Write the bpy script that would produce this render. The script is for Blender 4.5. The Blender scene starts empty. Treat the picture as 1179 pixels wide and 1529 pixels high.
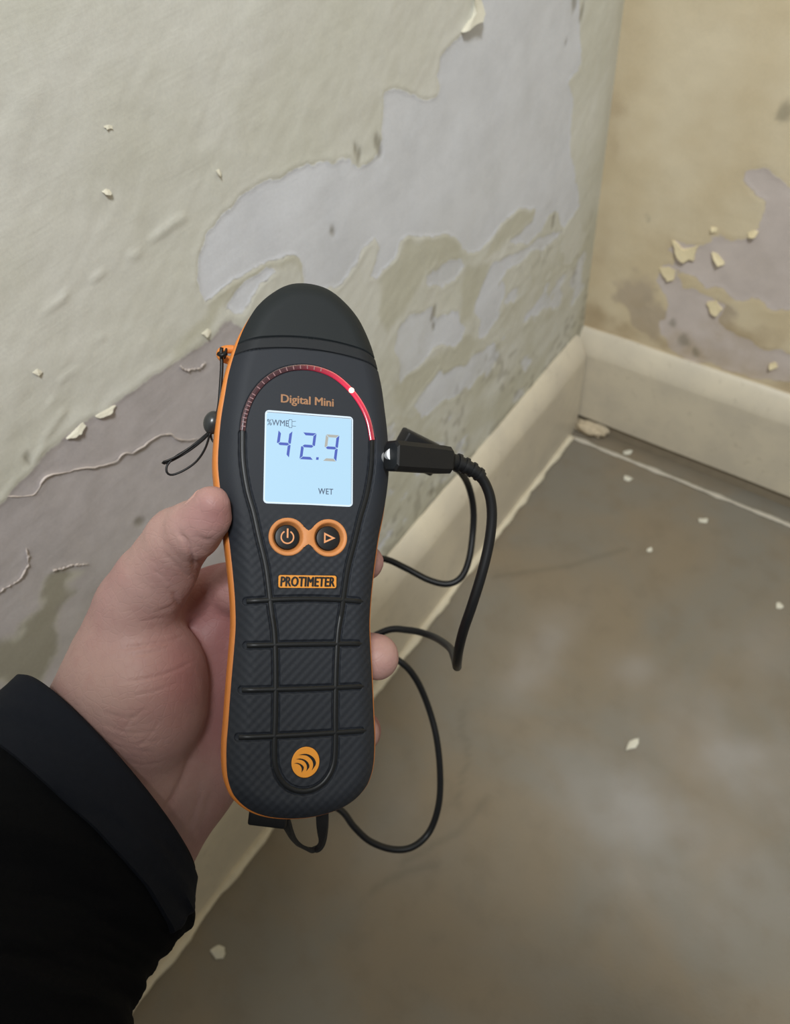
import bpy, bmesh, math
import numpy as np
from mathutils import Matrix, Vector

# ------------------------------------------------------------------ camera, world, lights, exposure
SC = bpy.context.scene
COL = SC.collection
W_PX, H_PX, F_PX = 1179, 1529, 1100.0
CAM_LOC = np.array([0.3306, -0.7864, 0.8175])
CAM_ROT = np.radians([38.67, 5.52, 36.12])

def rot3(rx, ry, rz):
    cx, sx, cy, sy, cz, sz = np.cos(rx), np.sin(rx), np.cos(ry), np.sin(ry), np.cos(rz), np.sin(rz)
    X = np.array([[1, 0, 0], [0, cx, -sx], [0, sx, cx]])
    Y = np.array([[cy, 0, sy], [0, 1, 0], [-sy, 0, cy]])
    Z = np.array([[cz, -sz, 0], [sz, cz, 0], [0, 0, 1]])
    return Z @ Y @ X

CR = rot3(*CAM_ROT)
cam_data = bpy.data.cameras.new('camera')
cam = bpy.data.objects.new('camera', cam_data)
COL.objects.link(cam)
cam.location = CAM_LOC
cam.rotation_euler = CAM_ROT
cam_data.sensor_fit = 'HORIZONTAL'
cam_data.sensor_width = 36.0
cam_data.lens = F_PX * 36.0 / W_PX
cam_data.clip_start = 0.01
cam_data.dof.use_dof = True
cam_data.dof.focus_distance = 0.243
cam_data.dof.aperture_fstop = 21.0
SC.camera = cam

wd = bpy.data.worlds.new('room_ambient')
SC.world = wd
wd.use_nodes = True
wd.node_tree.nodes['Background'].inputs[0].default_value = (0.97, 1.0, 1.0, 1)
wd.node_tree.nodes['Background'].inputs[1].default_value = 0.34

def area_light(name, loc, target, size, power, color):
    l = bpy.data.lights.new(name, 'AREA')
    l.shape = 'DISK'
    l.size = size
    l.energy = power
    l.color = color
    o = bpy.data.objects.new(name, l)
    COL.objects.link(o)
    o.location = loc
    o.rotation_euler = (Vector(target) - Vector(loc)).to_track_quat('-Z', 'Y').to_euler()
    return o

area_light('ceiling_lamp', (0.70, -1.11, 2.10), (0.25, -0.65, 0.2), 0.30, 28.0, (0.95, 0.985, 1.0))

SC.view_settings.view_transform = 'Standard'
SC.view_settings.look = 'None'
SC.view_settings.exposure = 0.0
SC.view_settings.gamma = 1.0
SC.view_settings.use_curve_mapping = False

# ------------------------------------------------------------------ helpers
def ray_dir(x, y):
    return CR @ np.array([(x - W_PX / 2) / F_PX, -(y - H_PX / 2) / F_PX, -1.0])

def at(x, y, d):
    """world point seen at photo pixel x, y at view depth d (metres)"""
    return CAM_LOC + ray_dir(x, y) * d

def on_left(x, y, off=0.0):
    d = ray_dir(x, y); t = (off - CAM_LOC[0]) / d[0]
    return CAM_LOC + d * t

def on_right(x, y, off=0.0):
    d = ray_dir(x, y); t = (off - CAM_LOC[1]) / d[1]
    return CAM_LOC + d * t

def on_floor(x, y, off=0.0):
    d = ray_dir(x, y); t = (off - CAM_LOC[2]) / d[2]
    return CAM_LOC + d * t

def tag(o, label=None, cat=None, group=None, kind=None):
    if label: o['label'] = label
    if cat: o['category'] = cat
    if group: o['group'] = group
    if kind: o['kind'] = kind
    return o

def make_mesh(name, verts, faces, smooth=True, sharp=None):
    me = bpy.data.meshes.new(name)
    verts = np.asarray(verts, dtype=np.float32)
    if isinstance(faces, np.ndarray):
        n, k = faces.shape
        me.vertices.add(len(verts)); me.vertices.foreach_set('co', verts.ravel())
        me.loops.add(n * k); me.loops.foreach_set('vertex_index', faces.astype(np.int32).ravel())
        me.polygons.add(n); me.polygons.foreach_set('loop_start', np.arange(0, n * k, k, dtype=np.int32))
        me.update(calc_edges=True); me.validate()
    else:
        me.from_pydata([tuple(map(float, v)) for v in verts], [], [tuple(int(i) for i in f) for f in faces])
        me.update(); me.validate()
    me.polygons.foreach_set('use_smooth', np.full(len(me.polygons), smooth))
    if sharp is not None:
        me.set_sharp_from_angle(angle=math.radians(sharp))
    return me

def obj(name, me, m=None, parent=None, loc=None):
    o = bpy.data.objects.new(name, me)
    COL.objects.link(o)
    if m is not None and not me.materials:
        me.materials.append(m)
    if parent is not None: o.parent = parent
    if loc is not None: o.location = loc
    return o

def empty(name, mat4=None, loc=None):
    o = bpy.data.objects.new(name, None)
    o.empty_display_size = 0.02
    COL.objects.link(o)
    if mat4 is not None: o.matrix_world = mat4
    if loc is not None: o.location = loc
    return o

def grid_faces(n, m, closed=False, off=0):
    i, j = np.meshgrid(np.arange(n - 1), np.arange(m if closed else m - 1), indexing='ij')
    j2 = (j + 1) % m
    f = np.stack([i * m + j, i * m + j2, (i + 1) * m + j2, (i + 1) * m + j], -1).reshape(-1, 4)
    return f + off

def catmull(pts, n, closed=False):
    p = np.asarray(pts, float)
    if closed:
        q = np.vstack([p[-1], p, p[0], p[1]]); segs = len(p)
    else:
        q = np.vstack([2 * p[0] - p[1], p, 2 * p[-1] - p[-2]]); segs = len(p) - 1
    out = []
    for i in range(segs):
        a, b, c, d = q[i], q[i + 1], q[i + 2], q[i + 3]
        for t in np.linspace(0, 1, 14, endpoint=False):
            out.append(.5 * (2 * b + (c - a) * t + (2 * a - 5 * b + 4 * c - d) * t * t + (3 * b - a - 3 * c + d) * t ** 3))
    out.append(p[0] if closed else p[-1])
    out = np.array(out)
    s = np.r_[0, np.cumsum(np.linalg.norm(np.diff(out, axis=0), axis=1))]
    si = np.linspace(0, s[-1], n + 1 if closed else n)
    if closed: si = si[:-1]
    return np.stack([np.interp(si, s, out[:, k]) for k in range(out.shape[1])], -1)

def tube(path, rad, seg=14, caps=True):
    """verts, faces of a tube along path (N,3) with radius per point"""
    P = np.asarray(path, float); n = len(P)
    R = np.full(n, rad) if np.isscalar(rad) else np.asarray(rad, float)
    T = np.gradient(P, axis=0); T /= np.linalg.norm(T, axis=1)[:, None]
    a = np.array([0, 0, 1.]) if abs(T[0][2]) < .9 else np.array([1., 0, 0])
    N = np.cross(T[0], a); N /= np.linalg.norm(N)
    V = []; th = np.linspace(0, 2 * np.pi, seg, endpoint=False)
    for i in range(n):
        N = N - T[i] * (N @ T[i]); N /= np.linalg.norm(N)
        Bn = np.cross(T[i], N)
        V.append(P[i] + R[i] * (np.cos(th)[:, None] * N + np.sin(th)[:, None] * Bn))
    V = np.vstack(V)
    F = [tuple(f) for f in grid_faces(n, seg, True)]
    if caps:
        F.append(tuple(range(seg))[::-1]); F.append(tuple(range((n - 1) * seg, n * seg)))
    return V, F

def join_parts(parts):
    V, F, o = [], [], 0
    for v, f in parts:
        V.append(np.asarray(v, float)); F += [tuple(int(i) + o for i in q) for q in f]; o += len(v)
    return np.vstack(V), F

def seg_dist(P, poly, closed=False, chunk=40000):
    """min distance of 2-D points to a polyline"""
    A = np.asarray(poly, float)
    Bp = np.roll(A, -1, 0) if closed else A[1:]
    A = A if closed else A[:-1]
    D = Bp - A; L2 = np.maximum((D ** 2).sum(1), 1e-18)
    out = np.empty(len(P))
    for s in range(0, len(P), chunk):
        p = P[s:s + chunk]; best = np.full(len(p), 1e18)
        for k in range(len(A)):
            wx = p[:, 0] - A[k, 0]; wy = p[:, 1] - A[k, 1]
            t = np.clip((wx * D[k, 0] + wy * D[k, 1]) / L2[k], 0, 1)
            best = np.minimum(best, (wx - t * D[k, 0]) ** 2 + (wy - t * D[k, 1]) ** 2)
        out[s:s + chunk] = np.sqrt(best)
    return out

def inside(P, poly):
    A = np.asarray(poly, float); r = np.zeros(len(P), bool); j = len(A) - 1
    for i in range(len(A)):
        yi, yj = A[i, 1], A[j, 1]
        if yi != yj:
            c = ((yi > P[:, 1]) != (yj > P[:, 1])) & (P[:, 0] < (A[j, 0] - A[i, 0]) * (P[:, 1] - yi) / (yj - yi) + A[i, 0])
            r ^= c
        j = i
    return r

def poly_sdf(P, poly):
    d = seg_dist(P, poly, True)
    return np.where(inside(P, poly), d, -d)

RNG = np.random.RandomState(7)
LAT = RNG.rand(8, 256, 256)

def vnoise(x, y, k=0):
    xi = np.floor(x).astype(int); yi = np.floor(y).astype(int)
    fx = x - xi; fy = y - yi
    fx = fx * fx * fx * (fx * (fx * 6 - 15) + 10); fy = fy * fy * fy * (fy * (fy * 6 - 15) + 10)
    L = LAT[k % 8]
    g = lambda a, b: L[a % 256, b % 256]
    return (g(xi, yi) * (1 - fx) + g(xi + 1, yi) * fx) * (1 - fy) + (g(xi, yi + 1) * (1 - fx) + g(xi + 1, yi + 1) * fx) * fy

def fbm(x, y, octv=4, k=0, gain=.5):
    a, s, t = 1.0, 0.0, 0.0
    for i in range(octv):
        s = s + a * (vnoise(x * 2 ** i + 17.3 * i, y * 2 ** i + 9.1 * i, k + i) - .5); t += a; a *= gain
    return s / t * 2

def sstep(a, b, x):
    t = np.clip((x - a) / (b - a), 0, 1); return t * t * (3 - 2 * t)

# ------------------------------------------------------------------ materials
def lin(r, g, b):
    f = lambda c: c / 12.92 if c <= .04045 else ((c + .055) / 1.055) ** 2.4
    return (f(r / 255), f(g / 255), f(b / 255), 1.0)

class NT:
    def __init__(s, name):
        s.m = bpy.data.materials.new(name); s.m.use_nodes = True
        s.t = s.m.node_tree; s.n = s.t.nodes
        s.b = s.n['Principled BSDF']
    def node(s, typ, **kw):
        n = s.n.new(typ)
        for k, v in kw.items(): setattr(n, k, v)
        return n
    def set(s, sock, v):
        if hasattr(v, 'is_output'): s.t.links.new(v, sock)
        else: sock.default_value = v
    def noise(s, scale, detail=4, rough=.55, vec=None, dist=0):
        n = s.node('ShaderNodeTexNoise')
        n.inputs['Scale'].default_value = scale; n.inputs['Detail'].default_value = detail
        n.inputs['Roughness'].default_value = rough; n.inputs['Distortion'].default_value = dist
        s.set(n.inputs['Vector'], vec if vec is not None else s.coord())
        return n.outputs[0]
    def coord(s):
        if not hasattr(s, '_c'): s._c = s.node('ShaderNodeTexCoord').outputs['Object']
        return s._c
    def math(s, op, a, b=0.0, c=None, clamp=False):
        n = s.node('ShaderNodeMath', operation=op); n.use_clamp = clamp
        s.set(n.inputs[0], a); s.set(n.inputs[1], b)
        if c is not None: s.set(n.inputs[2], c)
        return n.outputs[0]
    def ramp(s, v, lo, hi, a=0.0, b=1.0):
        n = s.node('ShaderNodeMapRange'); n.interpolation_type = 'SMOOTHSTEP'
        s.set(n.inputs[0], v); n.inputs[1].default_value = lo; n.inputs[2].default_value = hi
        n.inputs[3].default_value = a; n.inputs[4].default_value = b
        return n.outputs[0]
    def mix(s, f, a, b, mode='MIX'):
        n = s.node('ShaderNodeMix', data_type='RGBA', blend_type=mode)
        s.set(n.inputs[0], f); s.set(n.inputs[6], a); s.set(n.inputs[7], b)
        return n.outputs[2]
    def attr(s, name):
        n = s.node('ShaderNodeAttribute', attribute_name=name); return n.outputs['Fac']
    def bump(s, h, strength=.5, dist=.001):
        n = s.node('ShaderNodeBump'); n.inputs['Strength'].default_value = strength
        n.inputs['Distance'].default_value = dist; s.set(n.inputs['Height'], h)
        s.t.links.new(n.outputs[0], s.b.inputs['Normal'])
    def base(s, c): s.set(s.b.inputs['Base Color'], c)
    def rough(s, r): s.set(s.b.inputs['Roughness'], r)

def plain(name, col, rough=.5, var=.06, scale=200, bump=0.0, bscale=None, spec=.5, metal=0):
    t = NT(name); f = t.noise(scale)
    dk = tuple(c * (1 - var * 2.5) for c in col[:3]) + (1,)
    lt = tuple(min(1, c * (1 + var * 2.5)) for c in col[:3]) + (1,)
    t.base(t.mix(f, dk, lt)); t.rough(rough)
    t.b.inputs['Specular IOR Level'].default_value = spec
    t.b.inputs['Metallic'].default_value = metal
    if bump: t.bump(t.noise(bscale or scale * 3, 3), bump, .0005)
    return t.m

def glow(name, col, strength=1.0):
    t = NT(name)
    t.base((0.02, 0.02, 0.02, 1)); t.rough(.3)
    t.set(t.b.inputs['Emission Color'], col); t.b.inputs['Emission Strength'].default_value = strength
    return t.m

# wall paint: attributes hold signed distance (mm) to the peeled outlines; colours belong to the layers
def wall_material(name, paint_a, paint_b, bare_c, under_c, olive_c, under_soft=1.2):
    t = NT(name)
    n1 = t.noise(9, 5); n2 = t.noise(140, 4); n3 = t.noise(600, 3); n4 = t.noise(30, 6, .65)
    w = t.math('MULTIPLY', t.math('SUBTRACT', n2, .5), 5.0)
    def msk(a, soft=.7): return t.ramp(t.math('ADD', t.attr(a), w), -soft, soft)
    paint = t.mix(t.ramp(n1, .35, .65), paint_a, paint_b)
    under = t.mix(t.ramp(n4, .35, .7), under_c, tuple(c * .88 for c in under_c[:3]) + (1,))
    bare = t.mix(t.ramp(n4, .35, .7), bare_c, tuple(c * .93 for c in bare_c[:3]) + (1,))
    c = t.mix(msk('under', under_soft), paint, under)
    c = t.mix(t.math('MULTIPLY', msk('olive', 5.0), .75), c, olive_c)
    c = t.mix(msk('bare'), c, bare)
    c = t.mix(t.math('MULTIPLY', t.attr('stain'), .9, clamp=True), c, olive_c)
    c = t.mix(t.math('MULTIPLY', t.ramp(t.noise(18, 6, .6), .42, .62, 0, .5), t.ramp(t.attr('bare'), -1, 3)), c, tuple(v * 1.06 for v in bare_c[:3]) + (1,))
    c = t.mix(t.attr('dirt_dark'), c, lin(128, 121, 104))
    fine = t.mix(t.ramp(n3, .3, .7), (.95, .95, .95, 1), (1, 1, 1, 1))
    t.base(t.mix(1.0, c, fine, 'MULTIPLY'))
    t.rough(.62)
    t.b.inputs['Specular IOR Level'].default_value = .25
    h = t.math('ADD', t.math('MULTIPLY', n3, .25), t.math('MULTIPLY', msk('bare'), -1.0))
    h = t.math('ADD', h, t.math('MULTIPLY', msk('under', 1.2), -.5))
    h = t.math('ADD', h, t.math('MULTIPLY', n2, .3))
    mp = t.node('ShaderNodeMapping'); t.set(mp.inputs[0], t.coord())
    mp.inputs['Rotation'].default_value = (math.radians(32), 0, 0); mp.inputs['Scale'].default_value = (1, 14, 260)
    st = t.noise(1.0, 4, .6, mp.outputs[0])
    h = t.math('ADD', h, t.math('MULTIPLY', st, .5))
    t.bump(h, .45, .0005)
    return t.m

M = {}
M['wall_left'] = wall_material('peeling_cream_paint', lin(222, 221, 213), lin(214, 213, 201), lin(222, 224, 230), lin(190, 183, 183), lin(198, 195, 176))
M['wall_right'] = wall_material('peeling_yellow_paint', lin(228, 214, 184), lin(219, 202, 168), lin(214, 202, 195), lin(198, 182, 158), lin(190, 170, 138), 8.0)

def floor_material():
    t = NT('bare_concrete')
    n1 = t.noise(5, 5, .55, dist=.6); n2 = t.noise(28, 5); n3 = t.noise(350, 3)
    c = t.mix(t.ramp(n1, .35, .65), lin(133, 120, 100), lin(126, 120, 108))
    c = t.mix(t.ramp(n2, .45, .75, 0, .45), c, lin(119, 107, 89))
    c = t.mix(t.attr('pale'), c, lin(164, 160, 157))
    c = t.mix(t.attr('dirt_dark'), c, lin(100, 92, 78))
    t.base(c); t.rough(.42)
    t.b.inputs['Specular IOR Level'].default_value = .35
    t.bump(t.math('ADD', n3, t.math('MULTIPLY', n2, 2)), .25, .0008)
    return t.m
M['floor'] = floor_material()

def skirting_material():
    t = NT('cream_gloss_skirting')
    n1 = t.noise(14, 4); n2 = t.noise(90, 5, .6)
    c = t.mix(t.ramp(n1, .35, .65), lin(218, 207, 184), lin(206, 196, 176))
    c = t.mix(t.ramp(n2, .58, .72, 0, .35), c, lin(176, 164, 142))
    t.base(c); t.rough(.4); t.bump(n2, .2, .0008)
    return t.m
M['skirting'] = skirting_material()
M['grime'] = plain('grimy_plaster_strip', lin(140, 128, 108), .8, .08, 60, .4, 200)
M['lump'] = plain('crumbly_plaster', lin(196, 180, 152), .85, .1, 160, .8, 400)
M['plaster'] = plain('caulk_plaster', lin(214, 203, 178), .7, .05, 90, .5, 300)
M['line'] = plain('old_paint_line', lin(190, 182, 166), .7, .06, 120)
M['chip'] = plain('paint_chip', lin(216, 211, 193), .7, .04, 300)
M['chip_pink'] = plain('pale_pink_paint_edge', lin(205, 194, 187), .7, .03, 300)
M['chip_warm'] = plain('paint_chip_warm', lin(228, 212, 172), .7, .04, 300)

def rubber(name, col, texture):
    t = NT(name)
    n = t.noise(4000, 3)
    t.base(t.mix(n, tuple(c * .92 for c in col[:3]) + (1,), tuple(c * 1.08 for c in col[:3]) + (1,)))
    t.rough(.62); t.b.inputs['Specular IOR Level'].default_value = .25
    sep = t.node('ShaderNodeSeparateXYZ'); t.set(sep.inputs[0], t.coord())
    x, y = sep.outputs[0], sep.outputs[1]
    h = t.math('MULTIPLY', t.noise(3000, 2), .15)
    if texture:
        k = 2 * math.pi / .0031
        a = t.math('SINE', t.math('MULTIPLY', x, k))
        b = t.math('SINE', t.math('MULTIPLY', y, k))
        g = t.math('MULTIPLY', a, b)
        fade = t.ramp(y, .001, .016, 1.0, 0.0)
        h = t.math('ADD', h, t.math('MULTIPLY', g, t.math('MULTIPLY', fade, .6)))
    t.bump(h, .5, .0003)
    return t.m
M['shell'] = rubber('textured_dark_rubber', lin(39, 42, 48), True)
M['cap'] = rubber('smooth_dark_plastic', lin(29, 33, 35), False)
M['band'] = rubber('smooth_dark_band', lin(32, 34, 37), False)
M['black'] = plain('black_gloss_trim', lin(22, 23, 24), .4, .05, 500, spec=.3)
M['orange'] = plain('orange_plastic', lin(204, 122, 50), .5, .04, 300, .1, 3000)
M['amber'] = plain('amber_enamel', lin(226, 146, 40), .5, .04, 300)
M['orange_pale'] = plain('orange_rubber', lin(205, 134, 76), .55, .04, 300, .1, 3000)
M['print'] = plain('copper_print', lin(152, 109, 74), .6, .04, 500)
M['cable'] = plain('black_cable_rubber', lin(20, 20, 21), .42, .05, 300, spec=.3)
M['plug'] = plain('black_plug_plastic', lin(22, 22, 23), .5, .05, 300, .1, 2000, spec=.3)
M['webbing'] = plain('black_webbing', lin(22, 21, 20), .8, .08, 900, .4, 2500)
M['bead'] = plain('charcoal_bead', lin(44, 46, 47), .3, .05, 300)
M['metal'] = plain('bright_nickel', lin(235, 235, 236), .35, .02, 100, metal=.3)
M['screen'] = glow('backlit_screen_edge', lin(226, 243, 255), 1.0)
M['lcd'] = glow('backlit_lcd', lin(182, 222, 247), 1.0)
M['segment'] = glow('lcd_segment_blue', lin(64, 88, 186), 1.0)
M['segment_faint'] = glow('lcd_segment_faint', lin(176, 176, 168), 1.0)
M['lcd_text'] = glow('lcd_text', lin(78, 98, 124), 1.0)
M['lamp'] = glow('red_lamp', (1.0, .55, .42, 1), 3.0)

def guide_material():
    t = NT('red_lit_light_guide')
    a = t.attr('along')
    d = t.math('ABSOLUTE', t.math('SUBTRACT', a, .755))
    g = t.ramp(d, 0.0, .38, 1.0, 0.0)
    g = t.math('POWER', g, 1.3)
    tail = t.ramp(a, .93, .99, 0.0, .3)
    e = t.math('ADD', t.math('MULTIPLY', g, 1.0), tail)
    e = t.math('ADD', e, .015)
    t.base(lin(74, 50, 54)); t.rough(.2)
    t.set(t.b.inputs['Emission Color'], lin(236, 30, 74))
    t.set(t.b.inputs['Emission Strength'], e)
    t.b.inputs['Transmission Weight'].default_value = .3
    return t.m
M['guide'] = guide_material()
M['tick'] = plain('clear_pink_tick', lin(140, 106, 108), .25, .03, 500)

def skin_material():
    t = NT('skin')
    n1 = t.noise(28, 4); n2 = t.noise(140, 5, .6); n3 = t.noise(900, 3)
    c = t.mix(t.ramp(n1, .3, .7), lin(182, 148, 139), lin(172, 135, 130))
    c = t.mix(t.ramp(n2, .45, .75, 0, .3), c, lin(168, 122, 118))
    c = t.mix(t.attr('flush_shade'), c, lin(148, 94, 94))
    t.base(c); t.rough(.5)
    t.b.inputs['Specular IOR Level'].default_value = .3
    t.b.inputs['Subsurface Weight'].default_value = .06
    t.b.inputs['Subsurface Radius'].default_value = (.008, .003, .0015)
    t.b.inputs['Subsurface Scale'].default_value = .5
    # palm wrinkles run across the thumb mound
    vo = t.node('ShaderNodeTexVoronoi', feature='DISTANCE_TO_EDGE')
    vo.inputs['Scale'].default_value = 330
    wv = t.noise(60, 3); mp = t.node('ShaderNodeVectorMath', operation='SCALE'); 
    t.set(mp.inputs[0], t.coord()); mp.inputs['Scale'].default_value = 1.0
    t.set(vo.inputs['Vector'], mp.outputs[0])
    h = t.math('ADD', t.math('MULTIPLY', t.ramp(vo.outputs[0], 0, .12), .35), t.math('MULTIPLY', n3, .4))
    h = t.math('ADD', h, t.math('MULTIPLY', n2, 1.2))
    t.bump(h, .22, .0006)
    return t.m
M['skin'] = skin_material()
M['nail'] = plain('nail', lin(190, 150, 140), .3, .02, 200)
M['sleeve'] = plain('black_jacket_cloth', lin(9, 10, 13), .9, .1, 500, .35, 2600, spec=.12)
M['cuff'] = plain('navy_cuff_cloth', lin(24, 27, 35), .85, .06, 500, .3, 2600, spec=.15)

# ------------------------------------------------------------------ setting: walls, skirting, floor
H_SK, T_SK, GAP = 0.168, 0.019, 0.022

def px_poly(fn, pts, ax):
    return np.array([[fn(x, y)[ax[0]], fn(x, y)[ax[1]]] for x, y in pts])

def set_attr(me, name, v):
    a = me.attributes.new(name, 'FLOAT', 'POINT'); a.data.foreach_set('value', np.asarray(v, np.float32))

def wall_mesh(name, a0, a1, z0, z1, step, ext, to3, layers):
    """fine relief grid over the part in view, coarse sheets out to the room's size"""
    na = int(round((a1 - a0) / step)) + 1; nz = int(round((z1 - z0) / step)) + 1
    A, Z = np.meshgrid(np.linspace(a0, a1, na), np.linspace(z0, z1, nz), indexing='ij')
    P = np.stack([A.ravel(), Z.ravel()], -1)
    at_, disp = layers(P)
    edge = np.minimum(np.minimum(P[:, 0] - a0, a1 - P[:, 0]), np.minimum(P[:, 1] - z0, z1 - P[:, 1]))
    disp = disp * sstep(0, .02, edge)
    V = to3(P[:, 0], P[:, 1], disp); F = grid_faces(na, nz)
    ea0, ea1, ez1 = ext
    def q(x0, x1, y0, y1):
        nonlocal V, F
        b = len(V)
        V = np.vstack([V, to3(np.array([x0, x1, x1, x0]), np.array([y0, y0, y1, y1]), np.zeros(4))])
        F = np.vstack([F, [[b, b + 1, b + 2, b + 3]]])
        for k in at_: at_[k] = np.r_[at_[k], np.full(4, -50.0 if k in ('bare', 'under', 'olive') else 0.0)]
    if ea0 < a0: q(ea0, a0, 0, ez1)
    if ea1 > a1: q(a1, ea1, 0, ez1)
    q(a0, a1, z1, ez1)
    if z0 > 0: q(a0, a1, 0, z0)
    me = make_mesh(name, V, F)
    for k, v in at_.items(): set_attr(me, k, v)
    return me

LW = lambda pts: px_poly(on_left, pts, (1, 2))
RW = lambda pts: px_poly(on_right, pts, (0, 2))
FL = lambda pts: px_poly(on_floor, pts, (0, 1))

BARE_MAIN = [(716,0),(700,38),(690,46),(672,62),(655,80),(652,110),(660,132),(655,148),(640,150),(618,141),(590,132),(573,134),(573,165),(568,200),(563,222),(550,235),(535,247),(520,238),(500,238),(470,248),(445,255),(420,270),(385,283),(360,300),(335,320),(312,345),(302,370),(296,390),(293,412),(298,432),(305,446),(322,440),(340,425),(365,410),(388,398),(410,390),(430,384),(450,392),(453,410),(452,424),(470,445),(505,425),(528,398),(545,372),(562,352),(570,365),(553,412),(562,415),(590,385),(600,362),(625,352),(650,352),(690,362),(700,378),(716,374),(735,350),(755,325),(775,312),(800,312),(797,328),(772,350),(760,362),(790,360),(808,345),(818,322),(832,318),(842,340),(856,318),(865,305),(859,274),(856,255),(850,221),(856,153),(848,125),(866,100),(866,34),(862,0),(862,-220),(790,-220)]
BARE_MORE = [
 [(840,345),(825,358),(805,374),(780,388),(760,402),(744,422),(733,448),(725,470),(716,480),(712,455),(720,418),(735,398),(762,380),(790,364),(820,345)],
 [(752,418),(756,435),(745,470),(728,502),(716,505),(722,460),(736,432)],
 [(640,408),(690,386),(697,400),(682,420),(660,432),(640,425)],
 [(600,482),(640,468),(682,470),(700,482),(690,508),(650,520),(622,548),(600,565),(588,525)],
 [(650,560),(690,540),(735,520),(742,540),(700,575),(660,600),(630,625),(615,610)],
 [(362,425),(395,408),(410,415),(385,440),(360,470),(342,470)],
]
UNDER = [(345,483),(330,490),(300,510),(262,538),(240,548),(225,560),(205,580),(172,604),(160,618),(118,632),(108,645),(95,658),(60,680),(25,715),(0,745),(-60,790),(-130,840),(-180,900),(-300,960),(-380,1090),(-420,1250),(-430,1500),(150,1500),(400,1180),(490,1000),(520,900),(505,830),(480,760),(455,700),(440,640),(428,580),(400,530),(372,500)]
OLIVE = [
 [(130,843),(100,848),(78,860),(72,900),(55,915),(30,930),(15,950),(-80,990),(-80,1040),(60,1022),(75,985),(90,965),(80,940),(95,905),(115,890),(112,870)],
 [(562,420),(590,392),(612,362),(650,356),(690,368),(700,385),(660,400),(640,405),(620,440),(600,470),(575,500),(562,480)],
 [(800,315),(796,328),(770,350),(740,372),(722,384),(735,355),(757,328),(777,314)],
 [(318,442),(345,425),(390,400),(430,388),(450,394),(452,405),(420,400),(370,425),(340,462),(300,500),(250,540),(262,510),(300,470)],
 [(700,400),(735,388),(720,420),(708,470),(690,475),(690,430)],
 [(590,570),(640,540),(690,500),(715,505),(700,535),(640,575),(600,610),(588,600)],
]
CRACKS = [[(0,741),(45,740),(58,728),(70,711),(105,703),(122,700),(150,696),(172,690),(186,677),(200,676),(218,662),(235,651),(252,649),(270,656),(300,655)],
          [(39,818),(42,842),(34,858),(20,872),(8,878),(-20,900)],
          [(78,852),(95,848),(108,844),(132,843)], [(268,546),(280,553),(300,548),(307,540)]]
RIDGES = [[(-30,540),(0,515),(30,490),(70,465),(110,440),(165,400),(200,375),(240,345),(275,320)],
          [(40,640),(55,612),(78,590),(100,570),(118,558),(128,566)], [(50,690),(75,650),(98,618)],
          [(150,508),(178,503)], [(95,440),(118,432)]]
PITS = [(533,232,5),(527,226,4),(561,205,7),(565,222,6),(648,468,8),(650,485,6),(492,349,5),(826,330,9),(212,785,5),(39,679,4),(845,64,4),(855,10,9),(868,20,9),(762,660,6),(700,690,6),(645,730,8),(830,610,7),(640,760,6)]

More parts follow.
